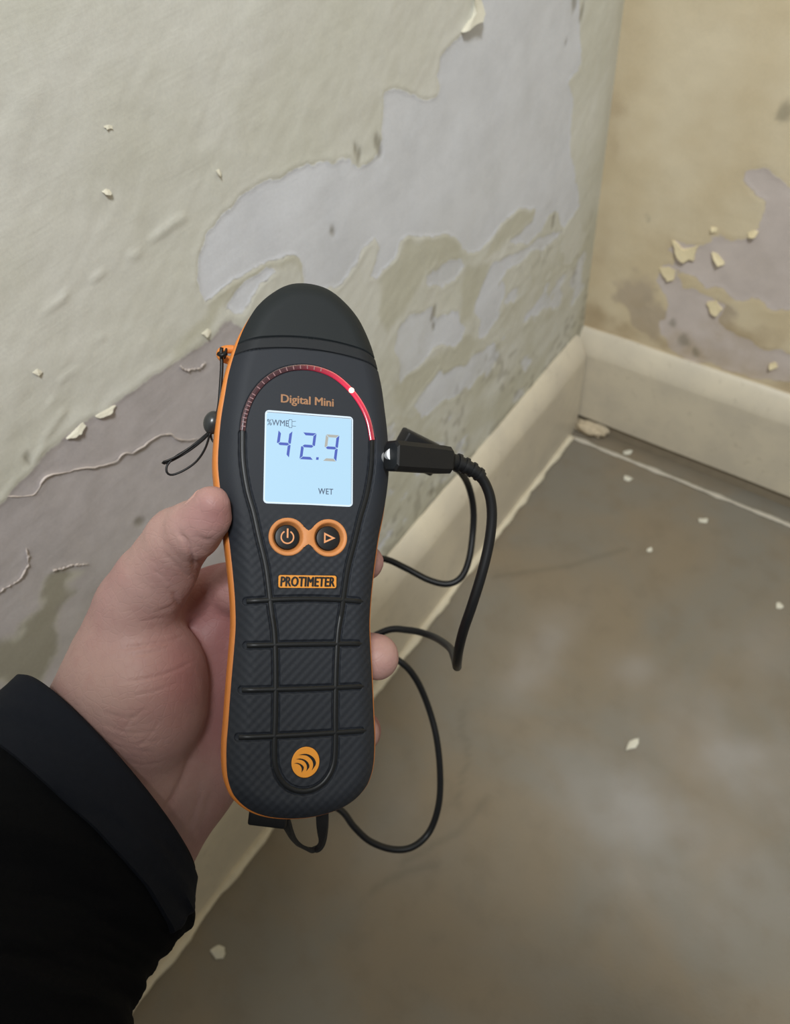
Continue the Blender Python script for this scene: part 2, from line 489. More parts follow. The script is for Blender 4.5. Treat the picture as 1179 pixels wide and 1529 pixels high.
def left_layers(P):
    y, z = P[:, 0], P[:, 1]
    wob = np.stack([fbm(y * 38, z * 38, 4, 1), fbm(y * 38, z * 38, 4, 3)], -1) * .006
    Q = P + wob
    bare = poly_sdf(Q, LW(BARE_MAIN))
    for b in BARE_MORE: bare = np.maximum(bare, poly_sdf(P + wob * 1.6, LW(b)))
    bare *= 1000
    under = poly_sdf(Q, LW(UNDER)) * 1000
    olive = np.full(len(P), -50.0)
    for b in OLIVE: olive = np.maximum(olive, poly_sdf(P + wob * 1.6, LW(b)) * 1000)
    # mottled damp band above the skirting
    streak = fbm(y * 16 + z * 12, z * 26 - y * 8, 4, 2)
    low = sstep(.42, .2, z + .1 * streak) * sstep(-.60, -.45, y)
    olive = np.maximum(olive, np.where(low > .3, streak * 9 + 1.0, -50))
    mott = fbm(y * 20 + z * 14, z * 30 - y * 10, 5, 6)
    bare = np.maximum(bare, np.where(low > .25, mott * 14 - 4.5, -50))
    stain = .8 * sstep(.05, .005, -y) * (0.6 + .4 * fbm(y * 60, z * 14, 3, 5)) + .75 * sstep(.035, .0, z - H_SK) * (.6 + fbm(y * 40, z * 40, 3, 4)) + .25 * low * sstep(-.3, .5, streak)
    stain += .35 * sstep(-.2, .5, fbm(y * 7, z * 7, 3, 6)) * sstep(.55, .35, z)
    chalk = np.zeros(len(P)); ridge = np.zeros(len(P))
    for c in CRACKS:
        d = seg_dist(P + wob * .25, LW(c)); ridge += .0006 * np.exp(-(d / .0012) ** 2)
    for c in RIDGES:
        d = seg_dist(Q, LW(c)); ridge += .0010 * np.exp(-(d / .0016) ** 2) * sstep(.25, .7, vnoise(y * 130, z * 130, 5))
    dirt_dark = np.zeros(len(P))
    for x, yy, r in PITS:
        c = on_left(x, yy)[1:]
        d = np.hypot(Q[:, 0] - c[0], (Q[:, 1] - c[1]) * .6); rr = r * .00075
        g = sstep(rr, rr * .3, d); dirt_dark = np.maximum(dirt_dark, .6 * g); ridge -= .001 * g
    dirt_dark = np.maximum(dirt_dark, .55 * sstep(-2.5, 3.5, poly_sdf(P + wob * 2.0, LW(OLIVE[0])) * 1000 + 6 * fbm(y * 90, z * 90, 3, 6)))
    dirt_dark = np.maximum(dirt_dark, .35 * low * sstep(.62, .75, vnoise(y * 120, z * 120, 3)) * sstep(.45, .6, vnoise(y * 25, z * 25, 6)))
    d0 = z - H_SK
    dirt_dark = np.maximum(dirt_dark, .55 * sstep(.012, .0, d0) * sstep(.35, .6, vnoise(y * 70, z * 50, 2)))
    m = sstep(-1.2, 1.2, bare); mu = sstep(-1.5, 1.5, under)
    disp = -.0005 * m - .0004 * mu * (1 - m) + .00025 * np.exp(-((bare + 2) / 2.0) ** 2) + .0003 * np.exp(-((under + 2.5) / 2.5) ** 2)
    disp = disp + ridge * .7 + .0022 * fbm(y * 7, z * 7, 3, 0) + .0004 * fbm(y * 60, z * 60, 4, 2) * (1 - .5 * m)
    disp = disp + .00013 * fbm(y * 40 + z * 25, (z - .6 * y) * 190, 3, 4) * (1 - m) * (1 - mu)
    return dict(bare=bare, under=under, olive=olive, stain=np.clip(stain, 0, 1), chalk=chalk, dirt_dark=dirt_dark), disp

def struct(o): o['kind'] = 'structure'; return o

wl = struct(obj('wall_left', wall_mesh('wall_left', -1.08, 0.0, 0.10, 1.06, .002, (-2.6, 0.0, 2.4),
     lambda a, z, d: np.stack([d, a, z], -1), left_layers), M['wall_left']))

R_BARE = [
 [(1115,250),(1140,258),(1160,275),(1179,290),(1300,340),(1300,520),(1179,470),(1150,455),(1110,450),(1090,440),(1075,425),(1040,420),(1015,410),(1000,395),(995,370),(1015,362),(1040,372),(1062,352),(1085,350),(1110,352),(1128,348),(1137,330),(1138,305),(1125,285),(1115,265)],
 [(985,395),(1005,400),(1020,430),(1060,440),(1080,455),(1070,480),(1095,500),(1120,510),(1160,520),(1179,530),(1300,570),(1300,610),(1179,572),(1120,560),(1060,545),(1020,530),(990,500),(985,470),(1000,455),(990,430),(975,415)],
]
R_FLAKES_OL = [[(920,420),(960,410),(985,430),(975,455),(1000,480),(985,510),(960,500),(935,470),(915,450)],
               [(1030,450),(1070,440),(1100,470),(1070,500),(1040,480)]]

def right_layers(P):
    x, z = P[:, 0], P[:, 1]
    wob = np.stack([fbm(x * 40, z * 40, 4, 2), fbm(x * 40, z * 40, 4, 5)], -1) * .012
    Q = P + wob
    bare = np.full(len(P), -50.0)
    for b in R_BARE: bare = np.maximum(bare, poly_sdf(Q, RW(b)) * 1000)
    under = np.full(len(P), -50.0)
    for b in R_FLAKES_OL: under = np.maximum(under, poly_sdf(P + wob * 1.7, RW(b)) * 1000)
    n = fbm(x * 22, z * 22, 4, 1)
    c = RW([(1010, 470)])[0]
    near = np.exp(-(((P - c) / np.array([.11, .07])) ** 2).sum(1))
    olive = n * 14 - 9 + 9 * near
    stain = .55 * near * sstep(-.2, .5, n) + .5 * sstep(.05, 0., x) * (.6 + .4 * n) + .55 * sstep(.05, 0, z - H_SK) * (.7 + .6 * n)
    dirt_dark = np.zeros(len(P))
    for px, py, r in [(1020,505,9),(1035,520,8),(963,322,5),(1005,480,8),(1000,412,7),(1178,170,10)]:
        q = on_right(px, py)[[0, 2]]; d = np.hypot(*(Q - q).T); rr = r * .0011
        dirt_dark = np.maximum(dirt_dark, .55 * sstep(rr, rr * .3, d))
    m = sstep(-1.5, 1.5, bare)
    disp = .0006 * m - .0003 * np.exp(-((bare + 2) / 2) ** 2) - .002 * fbm(x * 8, z * 8, 3, 3) - .0004 * fbm(x * 60, z * 60, 3, 6)
    return dict(bare=bare, under=under, olive=olive, stain=np.clip(stain, 0, 1), chalk=np.zeros(len(P)), dirt_dark=dirt_dark), disp

wr = struct(obj('wall_right', wall_mesh('wall_right', 0.0, .62, .10, .94, .0035, (0.0, 2.4, 2.4),
     lambda a, z, d: np.stack([a, d, z], -1), right_layers), M['wall_right']))

# floor
def build_floor():
    x0, x1, y0, y1, st = -.0, .76, -1.06, .0, .005
    nx, ny = int((x1 - x0) / st) + 1, int((y1 - y0) / st) + 1
    X, Y = np.meshgrid(np.linspace(x0, x1, nx), np.linspace(y0, y1, ny), indexing='ij')
    P = np.stack([X.ravel(), Y.ravel()], -1)
    pale = np.zeros(len(P))
    for px, py, rx, ry, s in [(800,985,.03,.07,.45),(950,1210,.09,.05,.5),(1100,1130,.1,.06,.45),(1050,1260,.1,.05,.35),(1000,1330,.08,.04,.3),(940,1000,.03,.03,.3),(1120,960,.05,.05,.2),(560,1250,.03,.05,.2)]:
        c = on_floor(px, py)[:2]
        d = ((P - c) / np.array([rx, ry])) ** 2
        pale = np.maximum(pale, s * np.exp(-d.sum(1)) * (.8 + .9 * fbm(P[:, 0] * 18, P[:, 1] * 18, 4, 3)))
    dirt_dark = .55 * sstep(.03, .0, -P[:, 1] - .004) + .25 * sstep(.02, 0, np.abs(P[:, 0] - .02)) * (.5 + fbm(P[:, 0] * 50, P[:, 1] * 50, 3, 1))  # darker along the right skirting and patchily beside the left one
    for pl in ([(600,1290),(640,1262),(690,1240),(730,1190)], [(560,1330),(610,1300),(655,1290)], [(690,1060),(692,1130),(686,1200)], [(740,860),(850,845),(930,820)]):  # thin dark lines: floor cracks, and one running beside the cable loop
        dirt_dark = np.maximum(dirt_dark, .35 * sstep(.006, .0, seg_dist(P + .008 * fbm(P[:, 0] * 40, P[:, 1] * 40, 3, 4)[:, None], FL(pl))))
    dirt_dark = np.clip(dirt_dark, 0, 1)
    Z = .0012 * fbm(P[:, 0] * 9, P[:, 1] * 9, 3, 2) * sstep(0, .03, np.minimum.reduce([P[:, 0] - x0, x1 - P[:, 0], P[:, 1] - y0, y1 - P[:, 1]]))
    V = np.column_stack([P, Z - .0006]); F = grid_faces(nx, ny)
    pale = np.clip(pale, 0, 1)
    for a, b, c, d in [(x1, 2.4, -2.6, 0), (x0, x1, -2.6, y0)]:
        k = len(V); V = np.vstack([V, [[a, c, -.0006], [b, c, -.0006], [b, d, -.0006], [a, d, -.0006]]])
        F = np.vstack([F, [[k, k + 1, k + 2, k + 3]]]); pale = np.r_[pale, np.zeros(4)]; dirt_dark = np.r_[dirt_dark, np.zeros(4)]
    me = make_mesh('floor', V, F); set_attr(me, 'pale', pale); set_attr(me, 'dirt_dark', dirt_dark)
    return struct(obj('floor', me, M['floor']))
floor = build_floor()

# skirting boards: bevelled top, worn wavy edges
def skirting(name, a_pts, prof, to3, m):
    n = len(a_pts); k = len(prof)
    V = []
    for a in a_pts:
        w1 = .0016 * float(fbm(np.array([a * 9.]), np.array([.3]), 3, 1)[0]); w2 = .0012 * float(fbm(np.array([a * 14.]), np.array([4.3]), 3, 4)[0])
        for j, (t, z) in enumerate(prof):
            V.append(to3(a, t + (w1 if 1 < j else 0), z + (w2 if 0 < z - .05 else 0)))
    F = [tuple(f) for f in grid_faces(n, k)]
    F += [tuple(range(k)), tuple(range((n - 1) * k, n * k))[::-1]]
    return struct(obj(name, make_mesh(name, np.array(V), F, True, 35), m))

TB = .004
prof_l = [(-.004, 0), (-.004, H_SK), (.003, H_SK), (.008, H_SK - .004), (T_SK - .003, H_SK - .022), (T_SK, H_SK - .030), (T_SK + .0005, H_SK - .036), (T_SK, .0)]
prof_r = [(-.004, GAP), (-.004, H_SK), (.003, H_SK), (.008, H_SK - .004), (T_SK - .003, H_SK - .022), (T_SK, H_SK - .029), (T_SK + .0005, H_SK - .034), (T_SK, GAP + .001)]
bl = skirting('baseboard_left', np.linspace(-2.6, -T_SK - .0045, 160), prof_l, lambda a, t, z: (t, a, z), M['skirting'])
br = skirting('baseboard_right', np.linspace(.001, 2.4, 140), prof_r, lambda a, t, z: (a, -t, z), M['skirting'])

def lump(name, c, r, m, parent=None, seed=0, sub=3, amp=.35):
    bm = bmesh.new(); bmesh.ops.create_icosphere(bm, subdivisions=sub, radius=1)
    rs = np.random.RandomState(seed); o = rs.rand(3) * 9
    for v in bm.verts:
        p = np.array(v.co); q = p * 1.6 + o
        k = 1 + amp * float(fbm(np.array([q[0] + q[2]]), np.array([q[1] - q[2] * .5]), 3, seed)[0])
        v.co = Vector(p * k * np.array(r))
    me = bpy.data.meshes.new(name); bm.to_mesh(me); bm.free()
    me.polygons.foreach_set('use_smooth', np.full(len(me.polygons), True))
    return obj(name, me, m, parent, c)
st_ = make_mesh('trim_3', [(0, -T_SK + .005, -.001), (2.4, -T_SK + .005, -.001), (2.4, -T_SK + .005, GAP + .002), (0, -T_SK + .005, GAP + .002), (0, 0, -.001), (2.4, 0, -.001), (2.4, 0, GAP + .002), (0, 0, GAP + .002)], [(0, 1, 2, 3), (4, 7, 6, 5), (0, 4, 5, 1), (3, 2, 6, 7), (0, 3, 7, 4), (1, 5, 6, 2)], False)
struct(obj('trim_3', st_, M['grime']))
fl = lump('plaster_lump', on_floor(880, 638, .008), (.026, .011, .010), M['lump'], br, 3, 4, .9)
fl['label'] = 'crumbly cream plaster lump in the corner'

# caulk fillet along the left board and the old line along the right one
def bead(name, p0, p1, r, m, n=140, wob=.4, seed=1, flat=.5):
    P = np.linspace(p0, p1, n); s = np.linspace(0, np.linalg.norm(np.array(p1) - np.array(p0)), n)
    R = r * (1 + wob * fbm(s * 45, s * 0 + seed, 4, seed))
    V, F = tube(P, R, 10); V[:, 2] = p0[2] + (V[:, 2] - p0[2]) * flat
    V[:, :2] += (r * .25 * fbm(V[:, 0] * 60 + V[:, 1] * 60, V[:, 0] * 0 + seed, 3, 2))[:, None]
    return struct(obj(name, make_mesh(name, V, F), m))
bead('trim_1', (T_SK + .001, -1.9, .001), (T_SK + .001, -.046, .001), .0062, M['plaster'], 300, .55, 2, .6)
bead('trim_2', (T_SK + .002, -.0442, .0005), (.9, -.0442, .0005), .0034, M['line'], 200, .7, 4, .35)

# ------------------------------------------------------------------ paint flakes on the walls (pieces of the walls)
def flake(name, pts, fn, normal, lift, m, parent, thick=.0008):
    """curled chip: outline on the wall plane, one side lifted"""
    Q = np.array(pts, float); Q = np.vstack([Q, Q[:1]]); sl_ = np.r_[0, np.cumsum(np.linalg.norm(np.diff(Q, axis=0), axis=1))]
    si = np.linspace(0, sl_[-1], 23)[:-1]; Q = np.stack([np.interp(si, sl_, Q[:, k]) for k in (0, 1)], -1)
    rs = np.random.RandomState(int(pts[0][0] * 7 + pts[0][1])); q0 = Q.mean(0)
    Q = q0 + (Q - q0) * (1 + .22 * (rs.rand(22, 1) - .6))
    B0 = np.array([fn(x, y) for x, y in Q]); N = np.array(normal, float); c = B0.mean(0)
    n = len(B0); V = []
    e = B0 - c; k = np.argmax(np.linalg.norm(e, axis=1)); g = np.cross(N, e[k]); g /= np.linalg.norm(g)
    if g[2] > 0: g = -g
    pr = e @ g; pr = (pr - pr.min()) / (np.ptp(pr) + 1e-9); pc = pr.mean()
    for sc in (1.0, .5, .001):
        for i, p in enumerate(B0):
            q = pc + (pr[i] - pc) * sc
            V.append(c + (p - c) * sc + N * (.0006 + lift * q * q + .0005 * (1 - sc)))
    V = np.array(V); F = [tuple(f) for f in grid_faces(3, n, True)]
    b = len(V); V = np.vstack([V, B0 - N * .0008])
    F += [(i, b + i, b + (i + 1) % n, (i + 1) % n) for i in range(n)]
    return obj(name, make_mesh(name, V, F, True, 50), m, parent)
NL, NR = (1, 0, 0), (0, -1, 0)
for ci, pl in enumerate(CRACKS):
    p = catmull([on_left(x, y, .0008) for x, y in pl], 90); s_ = np.linspace(0, 9, 90)
    p[:, 1] += .0007 * fbm(s_ * 3, s_ * 0 + ci, 3, 1); p[:, 2] += .0009 * fbm(s_ * 3, s_ * 0 + ci + 5, 3, 4)
    V, F = tube(p, np.maximum(.00014, 0.00040 + .0004 * fbm(s_ * 2.2, s_ * 0 + ci, 3, 2)) * sstep(0, 6, np.minimum(np.arange(90), 89 - np.arange(90)) + .8), 8)
    obj('paint_edge', make_mesh('paint_edge', V, F), M['chip_pink'], wl)['label'] = 'pale curling edge of a paint layer'
for pts, lift, m in [
    ([(716,0),(717,22),(710,34),(698,42),(690,46),(697,36),(705,26),(709,10),(708,-15)], .005, M['chip']),
    ([(98,655),(110,643),(122,630),(127,633),(118,645),(106,653)], .0022, M['chip']),
    ([(140,621),(158,611),(172,604),(162,616),(148,623)], .002, M['chip']),
    ([(150,187),(158,181),(168,185),(164,191),(156,192)], .0016, M['chip']),
    ([(151,286),(157,281),(164,284),(163,290),(155,290)], .0016, M['chip']),
    ([(321,255),(326,251),(329,258),(325,263)], .0018, M['chip']),
    ([(300,498),(306,503),(314,494),(310,490)], .0018, M['chip']),
    ([(48,556),(55,550),(62,555),(55,560)], .0014, M['chip'])]:
    flake('paint_flake', pts, on_left, NL, lift, m, wl)
for pts, lift in [
    ([(1003,357),(1012,362),(1018,372),(1030,370),(1044,366),(1040,376),(1036,388),(1028,384),(1022,392),(1016,386),(1010,374)], .006),
    ([(1062,376),(1070,378),(1080,390),(1082,394),(1074,394),(1066,384)], .006),
    ([(1116,346),(1124,342),(1133,346),(1128,352),(1119,352)], .006),
    ([(985,400),(996,398),(1008,404),(1006,416),(998,418),(990,408)], .004),
    ([(1056,452),(1068,448),(1078,462),(1072,470),(1062,466)], .004),
    ([(1062,338),(1072,340),(1070,346),(1063,344)], .004),
    ([(1148,543),(1158,541),(1160,548),(1150,550)], .004)]:
    flake('paint_flake', pts, on_right, NR, lift, M['chip_warm'], wr)

# loose chips on the floor, each a thing
def floor_chip(px, py, r, rz, label, seed):
    p = on_floor(px, py); rs = np.random.RandomState(seed)
    n = 9; V = []
    ang = np.sort(rs.rand(n)) * 2 * math.pi * .2 + np.linspace(0, 2 * math.pi, n, endpoint=False)
    rad = .7 + .5 * rs.rand(n)
    for z, s in ((0, 1), (.0009, 1), (.0019, .5)):
        for a, q in zip(ang, rad):
            x, y = math.cos(a) * q * s * r[0], math.sin(a) * q * s * r[1]
            V.append((x * math.cos(rz) - y * math.sin(rz), x * math.sin(rz) + y * math.cos(rz), z + .002 * (x / r[0]) ** 2 * (z > 0)))
    F = [tuple(f) for f in grid_faces(3, n, True)] + [tuple(range(n))[::-1], tuple(range(2 * n, 3 * n))]
    o = obj('paint_chip', make_mesh('paint_chip', V, F, False), M['chip'], None, p)
    return tag(o, label, 'paint chip', 'loose paint chips on the floor')
floor_chip(944, 1112, (.010, .0045), 1.25, 'elongated pale paint chip lying in the open middle of the floor', 1)
floor_chip(326, 1421, (.0085, .006), .4, 'pale paint chip on the floor beside the dark jacket sleeve', 2)
floor_chip(937, 715, (.007, .005), .2, 'small pale chip on the floor just below the old line near the corner', 3)
floor_chip(1050, 778, (.0065, .0045), .5, 'small pale chip on the floor at right, between line and right edge', 4)
floor_chip(1163, 905, (.005, .005), .1, 'small pale chip on the floor nearest the right edge', 5)
floor_chip(936, 676, (.007, .004), .9, 'small pale chip resting against the old line by the right skirting', 6)
floor_chip(969, 822, (.005, .003), 1.2, 'tiny pale chip on the floor, upper middle, below the other corner chips', 7)

# ------------------------------------------------------------------ moisture meter
def dev_basis(yaw, pitch, roll):
    return rot3(0, 0, roll) @ rot3(0, yaw, 0) @ rot3(pitch, 0, 0)
DB = dev_basis(*np.radians([17.838, -8.021, -2.311]))
DO = np.array([(455 - W_PX / 2) / F_PX, -(820 - H_PX / 2) / F_PX, -1]) * .245     # camera frame
DO = DO + DB @ np.array([.0002, 0, 0])
DEV = np.eye(4); DEV[:3, :3] = CR @ DB; DEV[:3, 3] = CAM_LOC + CR @ DO
meter = empty('moisture_meter', Matrix(DEV.tolist()))
tag(meter, 'dark grey and orange moisture meter with lit screen reading 42.9, held in the hand', 'moisture meter')

def dev_world(u, v, n):
    return CAM_LOC + CR @ (DO + DB @ (np.array([u, v, n]) * .001))

HALF = [(0,92.6),(5,92.0),(9,90.3),(12.9,87.4),(16.3,84),(19.1,80),(22.4,73),(24.84,65),(26.57,57.5),(27.61,50),(28.55,42.5),(29.0,35),(29.1,27.5),(28.3,20),(26.95,12.5),(25.3,5),(24.16,-2.5),(23.2,-10),(22.45,-17.5),(22.1,-25),(22.4,-32.5),(22.86,-40),(23.25,-47.5),(23.6,-55),(23.95,-62.5),(23.6,-70),(22.5,-74.5),(20.7,-77.8),(17,-81.2),(12,-83.6),(6,-84.9),(0,-85.3)]
OUT = catmull(HALF + [(-u, v) for u, v in HALF[-2:0:-1]], 1600, True)
OUT_LO = OUT[::5]

CH = [(22.0,37.8),(21.6,28),(20.0,18.5),(17.8,11),(15.9,3),(13.7,-5.5),(12.5,-13),(11.6,-20),(10.45,-27),(9.9,-36),(9.7,-45),(9.65,-54),(9.75,-63),(9.2,-69),(7.0,-73.2),(3.8,-75.6),(0,-76.4)]
CHAN = catmull(CH + [(-u, v) for u, v in CH[-2::-1]], 260)
ARC = catmull([(-22.0,37.8),(-21.3,43.3),(-19.1,49.5),(-15.3,54.9),(-10.0,58.9),(-4.0,60.8),(2.0,60.9),(8.0,59.2),(13.4,55.3),(17.7,50.2),(20.5,44.4),(21.9,37.8)], 150)
RIB = [catmull([(-19.3,-17.3),(-9,-16.7),(0,-16.5),(9,-16.7),(19.0,-17.3)], 60), catmull([(-18.9,-31.1),(0,-31.0),(18.6,-31.1)], 60),
       catmull([(-20.0,-44.8),(0,-45.0),(19.3,-44.9)], 60), catmull([(-20.7,-59.1),(0,-59.2),(20.2,-59.0)], 60)]
SEP_UP = lambda u: 71.5 - 2.9 * (u / 22.5) ** 2
SEP_LO = lambda u: 67.4 - 2.9 * (u / 23.7) ** 2

def dome(P, d):
    u = P[:, 0]
    return 4.7 - .9 * (u / 28) ** 2 - 3.9 * (1 - np.clip(d / 7.0, 0, 1)) ** 2.4

def surf(P):
    P = np.atleast_2d(np.asarray(P, float))
    return dome(P, seg_dist(P, OUT_LO, True))

def build_shell():
    T = np.r_[np.linspace(0, .8, 92, endpoint=False), np.linspace(.8, 1, 36)]
    spine = np.stack([OUT[:, 0] * 0, np.clip(OUT[:, 1], -62, 66)], -1)
    m = len(OUT)
    P = np.concatenate([spine + (OUT - spine) * t for t in T])
    d = seg_dist(P, OUT_LO, True); d[-m:] = 0
    h = dome(P, d)
    base_h = h.copy()
    def groove(poly, half, depth):
        nonlocal h
        box = (P[:, 0] > poly[:, 0].min() - 3) & (P[:, 0] < poly[:, 0].max() + 3) & (P[:, 1] > poly[:, 1].min() - 3) & (P[:, 1] < poly[:, 1].max() + 3)
        dd = np.full(len(P), 9.0); dd[box] = seg_dist(P[box], poly)
        h = np.minimum(h, base_h - depth * sstep(half + .12, half - .12, dd))
    groove(CHAN[::3], 1.3, .8)
    groove(ARC[::3], 1.0, .5)
    for r in RIB: groove(r[::4], 1.25, .8)
    uu = np.linspace(-26, 26, 60)
    groove(np.stack([uu, SEP_UP(uu)], -1), .24, .6); groove(np.stack([uu, SEP_LO(uu)], -1), .24, .6)
    for cx in (-6.8, 6.8):
        r = np.hypot(P[:, 0] - cx, P[:, 1] - 3.5); h = np.minimum(h, base_h - 3.0 * sstep(5.3, 4.9, r))
    sc = (np.abs(P[:, 0]) < 14.3) & (np.abs(P[:, 1] - 29.7) < 15.0); h[sc] -= .6
    V = np.column_stack([P, h])
    # side wall
    for off, n in ((.03, -.4), (.0, -1.0), (-.1, -1.7), (-1.5, -2.2)):
        c = OUT - spine; L = np.linalg.norm(c, axis=1)[:, None]
        V = np.vstack([V, np.column_stack([OUT + c / L * off, np.full(m, n)])])
    F = grid_faces(len(T) + 4, m, True)
    cen = V[F].mean(1)
    up, lo = cen[:, 1] > SEP_UP(cen[:, 0]), cen[:, 1] < SEP_LO(cen[:, 0])
    for nm, sel, mt in (('front_shell', lo, M['shell']), ('cap', up, M['cap']), ('cap_band', ~up & ~lo, M['band'])):
        f = F[sel]; ids, inv = np.unique(f.ravel(), return_inverse=True)
        obj(nm, make_mesh(nm, V[ids] * .001, inv.reshape(-1, 4)), mt, meter)
build_shell()

def build_back():
    o = OUT[::4]; m = len(o)
    spine = np.stack([o[:, 0] * 0, np.clip(o[:, 1], -62, 66)], -1)
    c = o - spine; c /= np.linalg.norm(c, axis=1)[:, None]
    v = o[:, 1]
    e = (1 - .85 * sstep(62, 84, v)) * (1 - .6 * sstep(0, 6, o[:, 0]) * sstep(5, 25, v)) * (1 + .25 * sstep(0, -6, o[:, 0]) * sstep(-20, 10, v) * sstep(70, 40, v))
    V = []
    for off, n in ((-1.2, -1.1), (.25, -1.3), (.8, -1.7), (1.12, -3.2), (1.15, -7.5), (.6, -12), (-.8, -16.0), (-4, -19.0), (-9, -20.0), (-14, -20.3)):
        k = e if off > 0 else 1
        V.append(np.column_stack([o + c * (off * k)[:, None] if off > 0 else o + c * off, np.full(m, n)]))
    V = np.vstack(V)
    F = [tuple(f) for f in grid_faces(10, m, True)] + [tuple(range(9 * m, 10 * m))[::-1]]
    obj('back_shell', make_mesh('back_shell', V * .001, F, True, 60), M['orange'], meter)['label'] = 'orange back shell'
build_back()

def ribbon(name, poly, prof, mt, parent, along=False, ends=True):
    """strip swept over the front surface; prof = (sideways, height) pairs in mm"""
    P = np.asarray(poly); T = np.gradient(P, axis=0); T /= np.linalg.norm(T, axis=1)[:, None]
    N = np.stack([-T[:, 1], T[:, 0]], -1); k = len(prof); n = len(P)
    V = np.empty((n, k, 3))
    for j, (o, h) in enumerate(prof):
        q = P + N * o; V[:, j, :2] = q; V[:, j, 2] = surf(q) + h
    F = [tuple(f) for f in grid_faces(n, k)]
    if ends: F += [tuple(range(k))[::-1], tuple(range((n - 1) * k, n * k))]
    me = make_mesh(name, V.reshape(-1, 3) * .001, F, True, 40)
    if along: set_attr(me, 'along', np.repeat(np.linspace(0, 1, n), k))
    return obj(name, me, mt, parent)

TRIM = [(-.78, -.9), (-.78, -.2), (-.6, -.02), (0, .04), (.6, -.02), (.78, -.2), (.78, -.9)]
ribbon('side_channel', CHAN, TRIM, M['black'], meter)['label'] = 'glossy black inlaid channel'
RT = [(o * .98, h) for o, h in TRIM]
for r in RIB: ribbon('grip_rib', r, RT, M['black'], meter)

guide = ribbon('indicator_arc', ARC, [(-.85, -.6), (-.85, .05), (-.55, .22), (0, .28), (.55, .22), (.85, .05), (.85, -.6)], M['guide'], meter, True)
guide['label'] = 'clear indicator arc lit red on its right half'
for i in list(range(3, 30, 3)) + list(range(33, 84, 5)):
    p = ARC[i]; t = ARC[i + 1] - ARC[i - 1]; t /= np.linalg.norm(t); n = np.array([-t[1], t[0]])
    V = []
    for a, b in ((-.16, -.7), (.16, -.7), (.16, .55), (-.16, .55)):
        q = p + t * a + n * b; V.append((q[0], q[1], float(surf(q)[0]) + .2))
    V = np.array(V); V = np.vstack([V, V + [0, 0, .16]]) * .001
    obj('tick', make_mesh('tick', V, [(0, 1, 2, 3), (7, 6, 5, 4), (0, 4, 5, 1), (1, 5, 6, 2), (2, 6, 7, 3), (3, 7, 4, 0)], False), M['tick'], guide)

def ball(name, c, r, m, parent, seg=20):
    bm = bmesh.new(); bmesh.ops.create_uvsphere(bm, u_segments=seg, v_segments=seg // 2, radius=1)
    for v in bm.verts: v.co = Vector((v.co.x * r[0], v.co.y * r[1], v.co.z * r[2]))
    me = bpy.data.meshes.new(name); bm.to_mesh(me); bm.free()
    me.polygons.foreach_set('use_smooth', np.full(len(me.polygons), True))
    return obj(name, me, m, parent, c)
ball('lamp', np.array([14.3, 54.5, surf((14.3, 54.5))[0] + .1]) * .001, (.0010, .0010, .0006), M['lamp'], guide)['label'] = 'bright red light'

def plate(name, poly, n0, n1, mt, parent, conform=True, bev=.15):
    """flat shape with thickness, following the front surface"""
    P = np.asarray(poly, float); c = P.mean(0); k = len(P)
    L = np.maximum(np.linalg.norm(P - c, axis=1), 1e-6)[:, None]
    Q = P + (c - P) / L * bev
    s = (lambda q: surf(q)) if conform else (lambda q: np.zeros(len(q)))
    V = np.vstack([np.column_stack([P, s(P) + n0]), np.column_stack([P, s(P) + n1 - bev * .6]), np.column_stack([Q, s(Q) + n1])]) * .001
    F = [tuple(f) for f in grid_faces(3, k, True)] + [tuple(range(2 * k, 3 * k)), tuple(range(k))[::-1]]
    return obj(name, make_mesh(name, V, F, True, 30), mt, parent)

def rrect(x0, x1, y0, y1, r, n=6):
    out = []
    for cx, cy, a in ((x1 - r, y1 - r, 0), (x0 + r, y1 - r, 90), (x0 + r, y0 + r, 180), (x1 - r, y0 + r, 270)):
        for t in np.linspace(0, 90, n): out.append((cx + r * math.cos(math.radians(a + t)), cy + r * math.sin(math.radians(a + t))))
    return out

disp = plate('display', rrect(-14.9, 14.9, 14.2, 45.2, 1.3), 3.6, 4.72, M['screen'], meter, False, .12)
disp['label'] = 'backlit pale blue screen'
plate('lcd_panel', rrect(-14.45, 14.35, 14.75, 44.35, .9), 4.70, 4.735, M['lcd'], disp, False, .02)
plate('screen_line', [(-14.4, 44.42), (14.3, 44.42), (14.3, 44.58), (-14.4, 44.58)], 4.70, 4.74, M['lcd_text'], disp, False, .01)
plate('screen_line', [(14.3, 15.0), (14.42, 15.0), (14.42, 44.4), (14.3, 44.4)], 4.70, 4.74, M['lcd_text'], disp, False, .01)

NS = 4.745
def flat_polys(name, polys, mt, parent, n=NS, th=.03):
    parts = []
    for p in polys:
        p = np.asarray(p, float); k = len(p)
        a = .5 * np.sum(p[:, 0] * np.roll(p[:, 1], -1) - np.roll(p[:, 0], -1) * p[:, 1])
        if a < 0: p = p[::-1]
        V = np.vstack([np.column_stack([p, np.full(k, n - .03)]), np.column_stack([p, np.full(k, n + th)])]) * .001
        parts.append((V, [tuple(range(k))[::-1], tuple(range(k, 2 * k))] + [(i, (i + 1) % k, k + (i + 1) % k, k + i) for i in range(k)]))
    V, F = join_parts(parts)
    return obj(name, make_mesh(name, V, F, False), mt, parent)

